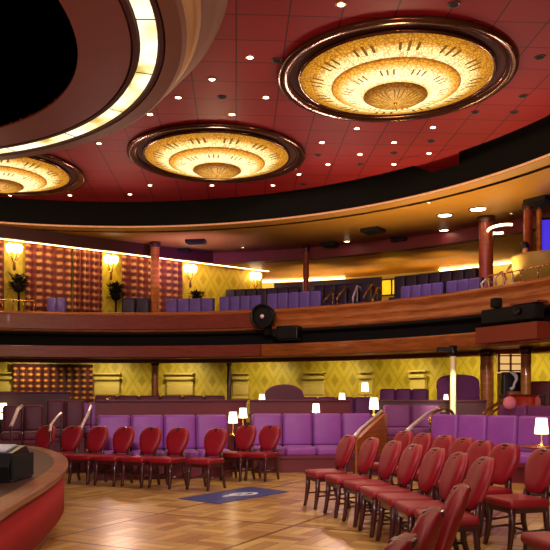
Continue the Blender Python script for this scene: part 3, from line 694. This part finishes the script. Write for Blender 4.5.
b = MB(); b.rbox((0, .1, .2), (1.45, .3, .30), .04); b.build('case', BLACK, t)
b = MB(); b.rbox((.28-.55, -.05, .45), (.2, .2, .2), .04); b.build('control_box', BLACK, t)
b = Ylathe([(.001, 0), (.07, 0), (.07, -.1), (.05, -.1), (.001, -.08)]); b.v = [(x_+.35, y_-.05, z_+.22) for x_, y_, z_ in b.v]; b.build('lens', BLACKG, t)
b = MB(); b.box((.45, .1, .38), (.7, .3, .04)); b.build('mount', WOODR, t)

# lit pole with capital (lower level)
x, y = wx(453, 15.6), 15.6; t = thing('lit_pole', 'bright cream pole with dark bracket rising to the right balcony underside', 'pole', (x, y, .28))
PLIT = mat('cream_lacquer', (250, 232, 176), .35, 0, .03, 4)
b = MB(); b.lathe([(.085, 0), (.085, .06), (.062, .1), (.062, 2.05)], n=16); b.build('shaft', PLIT, t)
b = MB(); b.lathe([(.07, 1.98), (.09, 2.0), (.09, 2.2), (.001, 2.2)], n=16); b.box((-.16, 0, 2.12), (.34, .16, .10)); b.build('bracket', BLACKG, t)
lamp('pole_fill_spot', 'SPOT', (x-.2, y-1.2, 2.3), (x, y, 1.3), 160, (1, .9, .65), .05, 50)  # spot added so that the pole looks bright, no fixture for it

# ------------------------------------------------------------------ sofas
def sofa(px0, d0, px1, d1, n, zf, label, m=PURP, seatm=None, base=MAROON, top=1.08, bulge=.1, name='banquette_sofa', grp='buttonless purple banquette sofas', back=True):
    A = Vector((wx(px0, d0), d0)); B = Vector((wx(px1, d1), d1)); mid = (A+B)/2; D = (B-A); L = D.length; D.normalize(); rz = math.atan2(D.y, D.x)
    t = thing(name, label, 'sofa', (mid.x, mid.y, zf), rz, grp); w_ = L/n
    b = MB(); b.box((0, -.36, .13), (L, .56, .26)); b.box((0, -.40, .29), (L-.02, .6, .06)); b.build('base', base, t)
    b = MB(); b.box((0, .08, top/2-.02), (L+.02, .1, top-.04)); b.build('back_panel', MAROOND, t)
    for i in range(n):
        u = -L/2+w_*(i+.5)
        b = MB(); b.rbox((u, -.36, .39), (w_*.985, .66, .16), .045, crown=.012); b.build('seat_cushion', seatm or m, t)
        b = MB(); b.rbox((u, -.03, .46+(top-.46)/2), (w_*.98, .16, top-.46), .05, 0, -.10); b.build('back_cushion', m, t)
    return t
sofa(97, 13.0, 227, 13.5, 4, 0, 'purple banquette sofa behind the left row of red chairs')
sofa(252, 14.3, 371, 14.5, 4, 0, 'purple banquette sofa in the middle, left of the stair rail')
sofa(433, 13.9, 552, 12.3, 4, 0, 'bright purple banquette sofa on the right behind the rows of red chairs')
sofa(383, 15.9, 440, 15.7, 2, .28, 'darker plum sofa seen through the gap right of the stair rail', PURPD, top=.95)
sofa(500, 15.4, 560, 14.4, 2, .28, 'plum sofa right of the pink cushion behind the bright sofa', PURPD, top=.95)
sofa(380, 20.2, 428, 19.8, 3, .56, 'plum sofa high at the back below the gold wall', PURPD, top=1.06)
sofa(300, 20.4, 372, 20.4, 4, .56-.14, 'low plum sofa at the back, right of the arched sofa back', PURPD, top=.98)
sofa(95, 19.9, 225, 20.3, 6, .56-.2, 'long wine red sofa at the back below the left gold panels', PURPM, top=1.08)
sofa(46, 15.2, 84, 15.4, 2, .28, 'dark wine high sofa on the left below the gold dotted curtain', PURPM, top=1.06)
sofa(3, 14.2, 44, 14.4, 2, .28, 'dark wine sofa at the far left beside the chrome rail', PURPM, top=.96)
sofa(72, 16.8, 98, 16.9, 1, .28, 'small violet sofa end at the left below the lower curtain', PURP, top=.98)
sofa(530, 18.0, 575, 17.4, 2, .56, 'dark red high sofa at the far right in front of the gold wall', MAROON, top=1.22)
# arched sofa backs
def arched(px, d, wm, z0, h, zf, label, m):
    t = thing('arched_booth', label, 'booth', (wx(px, d), d, zf), 0, 'arched booth backs')
    pts = [(-wm/2, 0), (wm/2, 0), (wm/2, z0-zf)]+[(wm/2*math.cos(a)**1.0*.98, z0-zf+h*math.sin(a)**(.8 if wm < 1 else .4)) for a in [PI*i/16 for i in range(1, 16)]]+[(-wm/2, z0-zf)]
    b = MB(); k = b.add([(x_, -.05, z_) for x_, z_ in pts]+[(x_, .08, z_) for x_, z_ in pts]); n = len(pts)
    b.face([k+i for i in range(n)]); b.face([k+n+i for i in range(n)][::-1])
    for i in range(n): j = (i+1) % n; b.face([k+i, k+n+i, k+n+j, k+j])
    b.build('back_panel', m, t)
    b = MB(); b.tube([(x_, 0, z_) for x_, z_ in pts[1:]], .035, 6); b.build('rolled_edge', PURPD, t)
    for s in (-1, 1):
        b = MB(); b.rbox((s*wm*.24, -.1, (z0-zf)*.62), (wm*.44, .12, .5), .04); b.build('back_cushion', m, t)
    b = MB(); b.rbox((0, -.35, .42), (wm*.96, .55, .16), .04); b.box((0, -.35, .17), (wm*.94, .5, .34)); b.build('seat', m, t)
arched(284, 18.8, .95, 1.42, .27, .56, 'arched plum booth back in the middle below the gold wall', PURPM)
arched(458, 18.1, 1.0, 1.62, .30, .28, 'arched purple booth back behind the bright pole', PURPD)
# partitions between levels
def part(px0, d0, px1, d1, z0, z1, m, label, th=.08):
    A = Vector((wx(px0, d0), d0)); B = Vector((wx(px1, d1), d1)); mid = (A+B)/2; D = B-A
    t = thing('partition', label, 'partition', (mid.x, mid.y, z0), math.atan2(D.y, D.x), 'low partitions between the seating levels')
    b = MB(); b.box((0, 0, (z1-z0-.04)/2), (D.length, th, z1-z0-.04)); b.build('panel', m, t)
    b = MB(); b.rbox((0, 0, z1-z0-.02), (D.length+.02, th+.08, .05), .015); b.build('cap_rail', PURPM, t)
part(95, 14.7, 246, 15.5, .28, 1.34, MAROON, 'maroon partition behind the left purple sofa')
part(250, 15.7, 350, 15.9, .28, 1.34, MAROON, 'maroon partition behind the middle purple sofa')
part(375, 16.75, 486, 16.45, .28, 1.33, MAROOND, 'dark maroon partition behind the gap in the sofas')
part(-10, 16.4, 70, 16.9, .28, 1.52, MAROOND, 'dark partition at the far left below the gold dotted curtain')
part(500, 16.9, 545, 16.4, .28, 1.45, MAROOND, 'dark partition at the right below the lit niche')

# stair flank with handrail
A_, B_ = Vector((wx(355, 13.25), 13.25)), Vector((wx(385, 14.45), 14.45)); D_ = B_-A_
t = thing('stair_flank', 'amber wooden stair flank between the middle and right sofas', 'stair', (A_.x, A_.y, 0), math.atan2(D_.y, D_.x))
L_ = D_.length; b = MB(); k = b.add([(x_, y_, z_) for y_ in (-.04, .04) for x_, z_ in ((0, 0), (L_, 0), (L_, 1.06), (L_-.1, 1.07), (0, .62))])
b.face([k+i for i in range(5)]); b.face([k+5+i for i in range(5)][::-1])
for i in range(5): j = (i+1) % 5; b.face([k+i, k+5+i, k+5+j, k+j])
b.build('side_panel', WOODO, t)
for i in range(2):
    b = MB(); b.box((.35+.42*i, -.42, .07+.07*i), (.42, .7, .14+.14*i)); b.build('step', CARPET, t)
def stair_rail(pp, d0, d1, m, label, zfoot, r=.035):
    P = [pt(px, py, d0+(d1-d0)*i/(len(pp)-1)) for i, (px, py) in enumerate(pp)]
    rail('stair_handrail', P, r, m, label, [((P[0].x, P[0].y, P[0].z), (P[0].x, P[0].y, zfoot)), ((P[-1].x, P[-1].y, P[-1].z), (P[-1].x, P[-1].y, zfoot if zfoot else 0))], grp='handrails by the lower stairs')
stair_rail([(354, 437), (360, 430), (382, 411)], 13.2, 14.4, CHROME, 'white steel stair handrail between the middle sofa and the gap', .0)
stair_rail([(407, 431), (412, 426), (428, 413), (436, 409), (444, 411)], 12.6, 15.2, CHROME, 'white steel stair handrail left of the bright right sofa', .0)
stair_rail([(430, 424), (430, 418), (436, 411), (446, 408), (452, 412), (453, 415)], 14.5, 14.9, BRASS, 'curled brass handrail above the left end of the right sofa', .28, .03)
stair_rail([(483, 414), (490, 408), (500, 402), (508, 398)], 15.0, 16.0, BRASS, 'brass handrail left of the pink cushion', .28, .03)
stair_rail([(488, 416), (496, 410), (504, 404), (512, 396)], 15.1, 16.3, BRASS, 'second brass handrail immediately beside the pink cushion', .28, .022)
stair_rail([(11, 426), (15, 417), (18, 409), (22, 406)], 12.2, 13.3, CHROME, 'chrome stair handrail at the far left above the stage', 0, .03)
stair_rail([(50, 431), (51, 425), (56, 418), (61, 413)], 12.4, 13.4, CHROME, 'chrome stair handrail in front of the dark left sofas', 0, .024)
stair_rail([(79, 432), (83, 424), (88, 414), (91, 406)], 12.5, 13.6, CHROME, 'chrome stair handrail at the left end of the left purple sofa', 0, .028)
stair_rail([(101, 414), (104, 406), (107, 400), (110, 398)], 15.2, 16.1, BRASS, 'brass handrail behind the left end of the left purple sofa', .28, .03)
stair_rail([(116, 414), (117, 406), (120, 401)], 15.3, 16.1, BRASS, 'short brass handrail right of the other one behind the left purple sofa', .28, .026)

# ------------------------------------------------------------------ lamps and tables
def table_lamp(px, py, d, s, zt, label, tbl=None):
    """shade centred at (px, py); stands on zt"""
    x, zc = wx(px, d), wz(py, d); t = thing('table_lamp', label, 'lamp', (x, d, zt), 0, 'small glowing table lamps'); h = zc-zt
    b = MB(); b.lathe([(.001, 0), (s*.42, 0), (s*.42, .015), (.02, .03), (.012, .05), (.012, max(.06, h-s*.4))], n=14); b.build('stem', BRASS, t)
    b = MB(); b.lathe([(s*.52, h-s*.6), (s*.40, h+s*.6)], n=20); b.lathe([(s*.40, h+s*.6), (.001, h+s*.6)], n=20); b.build('lamp_shade', SHADE, t)
    return t
def side_table(px, d, zf, h, label, r=.28):
    t = thing('cocktail_table', label, 'table', (wx(px, d), d, zf), 0, 'small round cocktail tables')
    b = MB(); b.lathe([(.001, h-.035), (r, h-.035), (r+.01, h-.018), (r, h), (.001, h)], n=28); b.build('table_top', WOODR, t)
    b = MB(); b.lathe([(.035, .03), (.035, h-.035)], n=14); b.build('pedestal', BLACKG, t)
    b = MB(); b.lathe([(r*.7, 0), (r*.7, .02), (.04, .05), (.001, .05)], n=24); b.build('foot', BLACKG, t)
side_table(236, 13.9, 0, .68, 'small round table with a lamp between the left and middle sofas', .12); table_lamp(233, 417.5, 13.85, .17, .68, 'glowing table lamp on the round table between two sofas')
side_table(243.5, 14.6, 0, .80, 'small wooden table behind the first lamp between the sofas', .12); table_lamp(243, 413, 14.55, .16, .80, 'glowing lamp behind and right of the one between the left and middle sofas')
side_table(258, 16.3, .28, .72, 'small table behind the middle sofa, on the left', .2); table_lamp(257, 405, 16.25, .14, 1.0, 'glowing lamp behind the left end of the middle sofa, the nearer')
side_table(262, 18.0, .28, .76, 'farther small table behind the left end of the middle sofa', .2); table_lamp(262, 398, 17.95, .15, 1.04, 'glowing lamp below the arched sofa back, the farther of two')
table_lamp(316, 408, 14.9, .15, 1.02, 'bright lamp just above the middle purple sofa back'); side_table(316, 14.93, .28, .74, 'small table hidden behind the middle sofa back', .16)
side_table(342, 18.5, .28, .84, 'small table at the back right of the arched sofa back', .2); table_lamp(342, 397, 18.45, .16, 1.12, 'small glowing lamp on the back tier right of the arched sofa back')
side_table(374, 15.9, .28, .72, 'small table at the top of the stair flank', .2); table_lamp(374, 403.5, 15.85, .2, 1.0, 'bright lamp at the top of the white stair handrail')
side_table(365, 20.9, .56, .8, 'small table before the gold pilaster', .2); table_lamp(365, 387, 20.85, .2, 1.36, 'square glowing lamp before the gold wall above the stair')
side_table(447, 17.0, .28, 1.06, 'tall small table left of the bright pole', .14); table_lamp(446, 397, 16.95, .1, 1.34, 'tiny glowing lamp at the foot of the bright pole')
side_table(542, 10.6, 0, .70, 'round table with a lamp among the right rows of red chairs', .3); table_lamp(541.5, 426, 10.5, .185, .70, 'large glowing table lamp at the right edge among the chairs')
side_table(0, 16.0, .28, .8, 'small table at the far left edge', .2); table_lamp(1, 411, 15.95, .28, 1.08-.0, 'large glowing lamp at the far left edge')
# lit niche with dark cabinet and white ornament
x = wx(511, 17.9); t = thing('display_niche', 'lit niche with dark cabinet between two pillars on the right', 'niche', (x, 17.9, .28))
b = MB(); b.box((0, .1, 1.93), (.6, .06, .46)); b.build('lit_panel', mat('lit_amber_glass', (255, 215, 150), .5, 0, .2, 5, .7, (255, 205, 130)), t)
b = MB()
for sx in (-.28, .0, .28): b.box((sx, .05, 1.94), (.045, .08, .44))
for z_ in (1.76, 1.92, 2.12): b.box((0, .04, z_), (.6, .06, .03))
b.build('lattice', BRASS, t)
b = MB(); b.rbox((.02, 0, .86), (.52, .3, 1.72), .03); b.build('cabinet', BLACKG, t)
b = MB(); b.tube([(-.1, -.25, 1.30), (-.02, -.25, 1.35), (0, -.25, 1.44), (.05, -.25, 1.53), (.04, -.25, 1.62), (-.03, -.25, 1.69), (-.1, -.25, 1.72)], .04, 8, rs=[.05, .035, .03, .04, .05, .045, .02])
tt = b.build('white_ornament', mat('white_glaze', (240, 240, 240), .3, 0, .02), None, (x, 17.9, .28)); tag(tt, 'white curved ornament before the dark cabinet of the lit niche', 'ornament')
b = MB(); b.rbox((-.0, -.3, .63), (.36, .24, 1.26), .03); o = b.build('ornament_stand', WOODO, None, (x, 17.9, .28)); tag(o, 'wooden stand carrying the white curved ornament', 'stand')
# pink cushion/stool on the right tier
b = MB(); b.lathe([(.001, -.14), (.1, -.13), (.17, -.07), (.185, 0), (.17, .08), (.1, .13), (.001, .14)], (0, 0, 0), 20); b.v = [(x_*.72, z_*.4, y_*.72) for x_, y_, z_ in b.v]
o = b.build('round_cushion', mat('pink_fabric', (232, 130, 150), .6, 0, .08), None, (wx(510, 14.6), 14.62, wz(403, 14.6))); tag(o, 'round pink cushion on the plum sofa behind the right sofa', 'cushion')
# red rounded armchair behind the pink cushion
t = thing('red_armchair', 'orange red rounded armchair back behind the pink cushion', 'armchair', (wx(523, 15.95), 15.95, .28), -.2)
b = MB(); b.lathe([(.33, .1), (.36, .5), (.36, 1.05), (.31, 1.16), (.25, 1.1), (.25, .45), (.25, .1)], n=24, a0=-.2, a1=PI+.2, close=True); b.build('backrest', mat('orange_red_leather', (190, 50, 30), .4), t)
b = MB(); b.lathe([(.001, .05), (.25, .05), (.27, .3), (.26, .42), (.2, .47), (.001, .48)], n=24); b.build('seat', REDV, t)

# ------------------------------------------------------------------ stage
SX, SY = -6.0, 6.5
t = thing('stage', 'round wooden stage deck with red skirt at the lower left', 'stage', (0, 0, 0))
def stage_curve(off=0, z=0):
    # rim of the stage as seen from the seats: a large round edge
    P = [(-1.35, 1.8), (-1.55, 3.2), (-1.78, 4.9), (-1.88, 5.8), (-2.0, 6.7), (-2.12, 7.4), (-2.27, 8.05), (-2.55, 8.9), (-2.95, 9.8), (-3.5, 10.7), (-4.3, 11.3), (-5.4, 11.6), (-7, 11.5), (-9, 11)]
    # Catmull-Rom smoothing
    out = []
    for i in range(1, len(P)-2):
        for k in range(6):
            u = k/6; p0, p1, p2, p3 = [Vector(p) for p in P[i-1:i+3]]
            out.append(.5*((2*p1)+(p2-p0)*u+(2*p0-5*p1+4*p2-p3)*u*u+(3*p1-p0-3*p2+p3)*u**3))
    out.append(Vector(P[-2]))
    res = []
    for i, p in enumerate(out):
        tv = (out[min(i+1, len(out)-1)]-out[max(i-1, 0)]).normalized(); nrm = Vector((tv.y, -tv.x)); res.append((p.x+nrm.x*off, p.y+nrm.y*off))
    return res
ZS = .68
b = MB(); b.prism(stage_curve(-.32)+[(-9, 3.0)], .55, ZS); b.build('deck', STAGEW, t)
def band(o0, o1, z0, z1, name, m):
    A, B = stage_curve(o0), stage_curve(o1); n = len(A); b = MB(); k = b.add([(x_, y_, z_) for z_ in (z0, z1) for x_, y_ in A+B])
    for i in range(n-1):
        b.face([k+i, k+i+1, k+n+i+1, k+n+i]); b.face([k+2*n+i, k+2*n+i+1, k+3*n+i+1, k+3*n+i])
        b.face([k+i, k+i+1, k+2*n+i+1, k+2*n+i], smooth=True); b.face([k+n+i, k+n+i+1, k+3*n+i+1, k+3*n+i], smooth=True)
    b.build(name, m, t)
band(-.33, -.13, .62, ZS+.002, 'inner_border', STAGEW)
band(-.13, 0.02, .62, ZS+.005, 'rim', STAGER)
band(-.10, -.02, .2, .625, 'skirt', STRED)
band(-.3, -.14, .0, .21, 'plinth', WOODO)
# stage monitor
t = thing('stage_monitor', 'black stage monitor with pale grey top lying on the stage', 'stage monitor', (-2.62, 6.45, ZS+.005), -.06)
b = MB(); prof = [(-.24, 0), (.24, 0), (.24, .17), (.10, .29), (-.20, .24), (-.27, .13)]
k = b.add([(x_, y_, z_) for x_ in (-.42, .42) for y_, z_ in prof]); b.face([k+i for i in range(6)]); b.face([k+6+i for i in range(6)][::-1])
for i in range(6): j = (i+1) % 6; b.face([k+i, k+6+i, k+6+j, k+j])
b.build('cabinet', BLACKG, t)
b = MB(); b.box((0, -.05, .274), (.7, .24, .014), 0, .165); b.build('grey_panel', GREYP, t)
b = MB(); b.tube([(-.2, -.262, .10), (-.2, -.30, .11), (.2, -.30, .11), (.2, -.262, .10)], .012, 6); b.build('handle', CHROME, t)
for s in (-1, 1):
    b = MB(); b.box((s*.43, 0, .12), (.02, .44, .2)); b.build('end_cheek', BLACK, t)
t = thing('equipment_box', 'low black equipment box behind the stage monitor', 'box', (-3.3, 7.3, ZS+.005), .2)
b = MB(); b.rbox((0, 0, .09), (.7, .4, .18), .02); b.build('case', BLACKG, t); b = MB(); b.tube([(-.2, -.1, .18), (-.1, -.12, .23), (.1, -.12, .23), (.25, -.1, .18)], .014, 6); b.build('handle', BRASS, t)

# blue floor mat with white emblem
q4 = [(-1.32, 10.16), (-.746, 9.68), (.206, 10.9), (-.39, 11.5)]
b = MB(); b.prism(q4, .001, .008); o = b.build('floor_decal', mat('blue_vinyl', (44, 58, 128), .45, 0, .1, 6)); tag(o, 'blue rectangular floor decal with a white emblem on the parquet', 'floor decal')
WV = mat('white_vinyl', (225, 226, 240), .45)
cx, cy = -.50, 10.58; ux = Vector((.95, .74)).normalized(); uy = Vector((-ux.y, ux.x))
def loc2(u, v): p = Vector((cx, cy))+ux*u+uy*v; return (p.x, p.y)
b = MB()
n = 28; outer = [loc2(.24*math.cos(2*PI*i/n)+.06, .15*math.sin(2*PI*i/n)) for i in range(n)]; inner = [loc2(.16*math.cos(2*PI*i/n)+.06, .085*math.sin(2*PI*i/n)) for i in range(n)]
k = b.add([(x_, y_, .0095) for x_, y_ in outer+inner])
for i in range(n): j = (i+1) % n; b.face([k+i, k+j, k+n+j, k+n+i])
for s in ([(-.36, -.10), (-.12, -.06), (.02, .02), (-.05, .05), (-.2, -.01), (-.36, -.06)], [(-.05, .02), (.12, .05), (.14, -.03), (.02, -.05)], [(-.30, .02), (-.16, .06), (-.12, .03), (-.26, -.01)]):
    k = b.add([(*loc2(u, v), .010) for u, v in s]); b.face([k+i for i in range(len(s))])
b.build('white_emblem', WV, o)

# ------------------------------------------------------------------ chairs
def outline(z):   # balloon back half width at height fraction 0..1
    return
def make_chair():
    t = thing('dining_chair', 'x', 'chair', (0, 0, 0))       # faces -Y; origin under the seat centre
    b = MB(); b.rbox((0, -.01, .445), (.47, .46, .085), .035, crown=.015); b.build('seat', REDV, t)
    b = MB(); b.box((0, -.01, .385), (.42, .41, .055)); b.build('apron', DWOOD, t)
    # front legs (slight sabre) and rear legs
    for s in (-1, 1):
        b = MB(); b.tube([(s*.19, -.19, .40), (s*.195, -.195, .25), (s*.20, -.215, .10), (s*.205, -.235, 0)], .02, 8, rs=[.036, .032, .026, .023]); b.build('leg', DWOOD, t)
    for s in (-1, 1):
        b = MB(); b.tube([(s*.14, .235, .60), (s*.18, .19, .42), (s*.19, .20, .22), (s*.195, .26, 0)], .02, 8, rs=[.022, .032, .028, .023]); b.build('leg', DWOOD, t)
    for s in (-1, 1):
        b = MB(); b.tube([(s*.198, -.205, .17), (s*.192, .205, .19)], .012, 6); b.build('stretcher', DWOOD, t)
    b = MB(); b.tube([(-.19, 0, .18), (.19, 0, .18)], .012, 6); b.build('stretcher', DWOOD, t)
    # upholstered balloon back
    import math as m_
    pts = []; n = 36
    ctrl = [(0, 0), (.07, .0), (.12, .025), (.165, .09), (.20, .18), (.218, .27), (.212, .34), (.185, .40), (.14, .44), (.085, .458), (.045, .456), (0, .45)]
    right = ctrl[1:-1]; loop = right+[(0, .449)]+[(-x_, z_) for x_, z_ in reversed(right)]+[(0, 0)]
    cx0, cz0 = 0, .25
    b = MB(); layers = [(1.0, .0), (1.02, .018), (.98, .042), (.86, .062), (.6, .074), (.3, .078)]
    tilt = .33
    def place(x_, y_, z_): # lean back, slight curve round the sitter
        y2 = y_+ .28*x_*x_*-1.2
        zz = z_; return (x_, .21+y2+zz*math.sin(tilt), .515+zz*math.cos(tilt))
    L = len(loop)
    base = len(b.v)
    seq = [(s_, -d_) for s_, d_ in layers[::-1]]+[(s_, d_*.6) for s_, d_ in layers]
    for s_, d_ in seq: b.add([place(cx0+(x_-cx0)*s_, d_, cz0+(z_-cz0)*s_) for x_, z_ in loop])
    for i in range(len(seq)-1):
        for j in range(L): b.face([base+i*L+j, base+i*L+(j+1) % L, base+(i+1)*L+(j+1) % L, base+(i+1)*L+j], smooth=True)
    c1 = b.add([place(0, -.079, cz0)]); c2 = b.add([place(0, .047, cz0)])
    for j in range(L):
        b.face([base+(j+1) % L, base+j, c1], smooth=True); b.face([base+(len(seq)-1)*L+j, base+(len(seq)-1)*L+(j+1) % L, c2], smooth=True)
    bk = b.build('backrest', REDV, t)
    b = MB(); b.rbox(place(0, -.01, .436), (.10, .10, .034), .014); b.rbox(place(0, -.045, .405), (.07, .05, .03), .012); b.build('hand_grip', DWOOD, bk)
    for s in (-1, 1):
        b = MB(); b.tube([(s*.13, .205, .46), (s*.09, .225, .57)], .017, 6); b.build('back_bracket', DWOOD, t)
    return t
proto = make_chair(); proto.scale = (.93, .95, .96); used = [False]
def chair(px, d, face, label, group, z=0):
    """px, d: where the backrest stands; face: degrees the chair is turned, 0 = towards the camera, + = to the left"""
    face = face+(7 if px > 300 and face < 100 else 0); a = -math.radians(face); fx, fy = -math.sin(math.radians(face)), -math.cos(math.radians(face))
    x, y = wx(px, d)+fx*.27, d+fy*.27
    if not used[0]:
        used[0] = True; proto.location = (x, y, z); proto.rotation_euler = (0, 0, a); proto['label'] = label; proto['group'] = group; return proto
    return dup(proto, label, (x, y, z), a, group)
ORD = ['first', 'second', 'third', 'fourth', 'fifth', 'sixth', 'seventh', 'eighth']
G = 'red chairs in the front right row'
ROW1 = [(346, 9.5, 66), (369, 8.85, 68), (391, 8.25, 70), (411, 7.65, 72), (433, 7.08, 74), (455, 6.52, 77), (480, 6.0, 80)]
for i, (px, d, f) in enumerate(ROW1):
    lb = 'red dining chair, '+ORD[i]+' from the far end of the front right row'
    chair(px, d, f, lb, G)
G = 'red chairs in the second right row'
ROW2 = [(403, 10.6, 55), (422, 10.05, 58), (443, 9.5, 60), (462, 8.9, 60), (480, 8.3, 60), (504, 7.75, 58)]
for i, (px, d, f) in enumerate(ROW2):
    chair(px, d, f, 'red dining chair, '+ORD[i]+' from the far end of the second right row', G)
chair(542, 7.0, 66, 'red dining chair at the right edge with empty seat in full view', 'red chairs at the right edge')
chair(603, 5.0, 74, 'red dining chair whose seat fills the bottom right corner', 'red chairs at the right edge')
G = 'closest red chairs at the bottom'
chair(452, 4.1, 104, 'red chair back closest to the camera, rightmost and tallest of the cut off three', G)
chair(421, 3.25, 108, 'red chair back at the bottom, middle of the cut off three', G)
chair(388, 2.6, 112, 'red chair back at the bottom, lowest and leftmost of the cut off three', G)
G = 'red chairs in the left row'
for i, (px, d, f) in enumerate([(46, 12.7, 26), (72, 12.5, 26), (98, 12.3, 26), (124, 12.1, 27), (151, 11.9, 28), (178, 11.7, 28), (216, 11.5, 30)]):
    chair(px, d, f, 'red dining chair, '+ORD[i]+' from the left in the row before the left sofa', G)
G = 'two red chairs between the left row and the middle sofa'
chair(246, 12.75, 30, 'left one of two red chairs in front of the lamp between the sofas', G)
chair(270, 12.7, 30, 'right one of two red chairs in front of the middle sofa', G)

# unseen lamps added under the balcony to brighten the gold wall
for px in (30, 107, 180, 262, 335, 400, 460, 515, 560):
    x, y = circ(13.5, px); lamp('gold_wall_fill', 'SPOT', (x, y, 2.5), (circ(14.9, px)[0], circ(14.9, px)[1], 1.4), 62, (1, .84, .42), .05, 120, .8)
for px in (30, 85, 150, 200):
    x, y = onwall(px); lamp('curtain_fill', 'SPOT', (x+.75, y-.95, Z(4.25)), (x, y, Z(3.2)), 32, (1, .74, .45), .05, 110, .8)  # added in front of the curtains to lift them, no such lamps visible
for px in (190, 290, 350, 420, 470):
    x, y = circ(12.2, px); lamp('balcony_violet_fill', 'SPOT', (x, y, Z(4.6)), (x, y+.7, Z(2)), 30, (.62, .45, 1), .05, 110, .8)  # violet light added above the benches, no lamp hangs there
for px in (172, 208):
    x, y = circ(11.6, px); lamp('balcony_violet_fill', 'SPOT', (x, y, Z(2.9)), (x, y+1.2, Z(5)), 170, (.5, .25, 1), .05, 100, .9)  # added from below to tint the soffit violet, source unseen
for px in (310, 390, 445):
    x, y = circ(15.4, px); lamp('back_ceiling_fill', 'SPOT', (x, y, Z(3.5)), (x+.4, y+1.5, Z(5)), 26, (1, .72, .3), .1, 150, .9)  # invented uplight that evens out the amber ceiling
for px in (60, 150, 330, 400, 460, 500, 620):
    x, y = circ(11.3, px); lamp('soffit_fill', 'SPOT', (x, y, Z(2.6)), (x, y, Z(5)), 26 if px < 200 else (60 if px < 350 else 130), (1, .68, .30), .1, 140, .9)  # added to bring up the ochre soffit, stronger towards the right
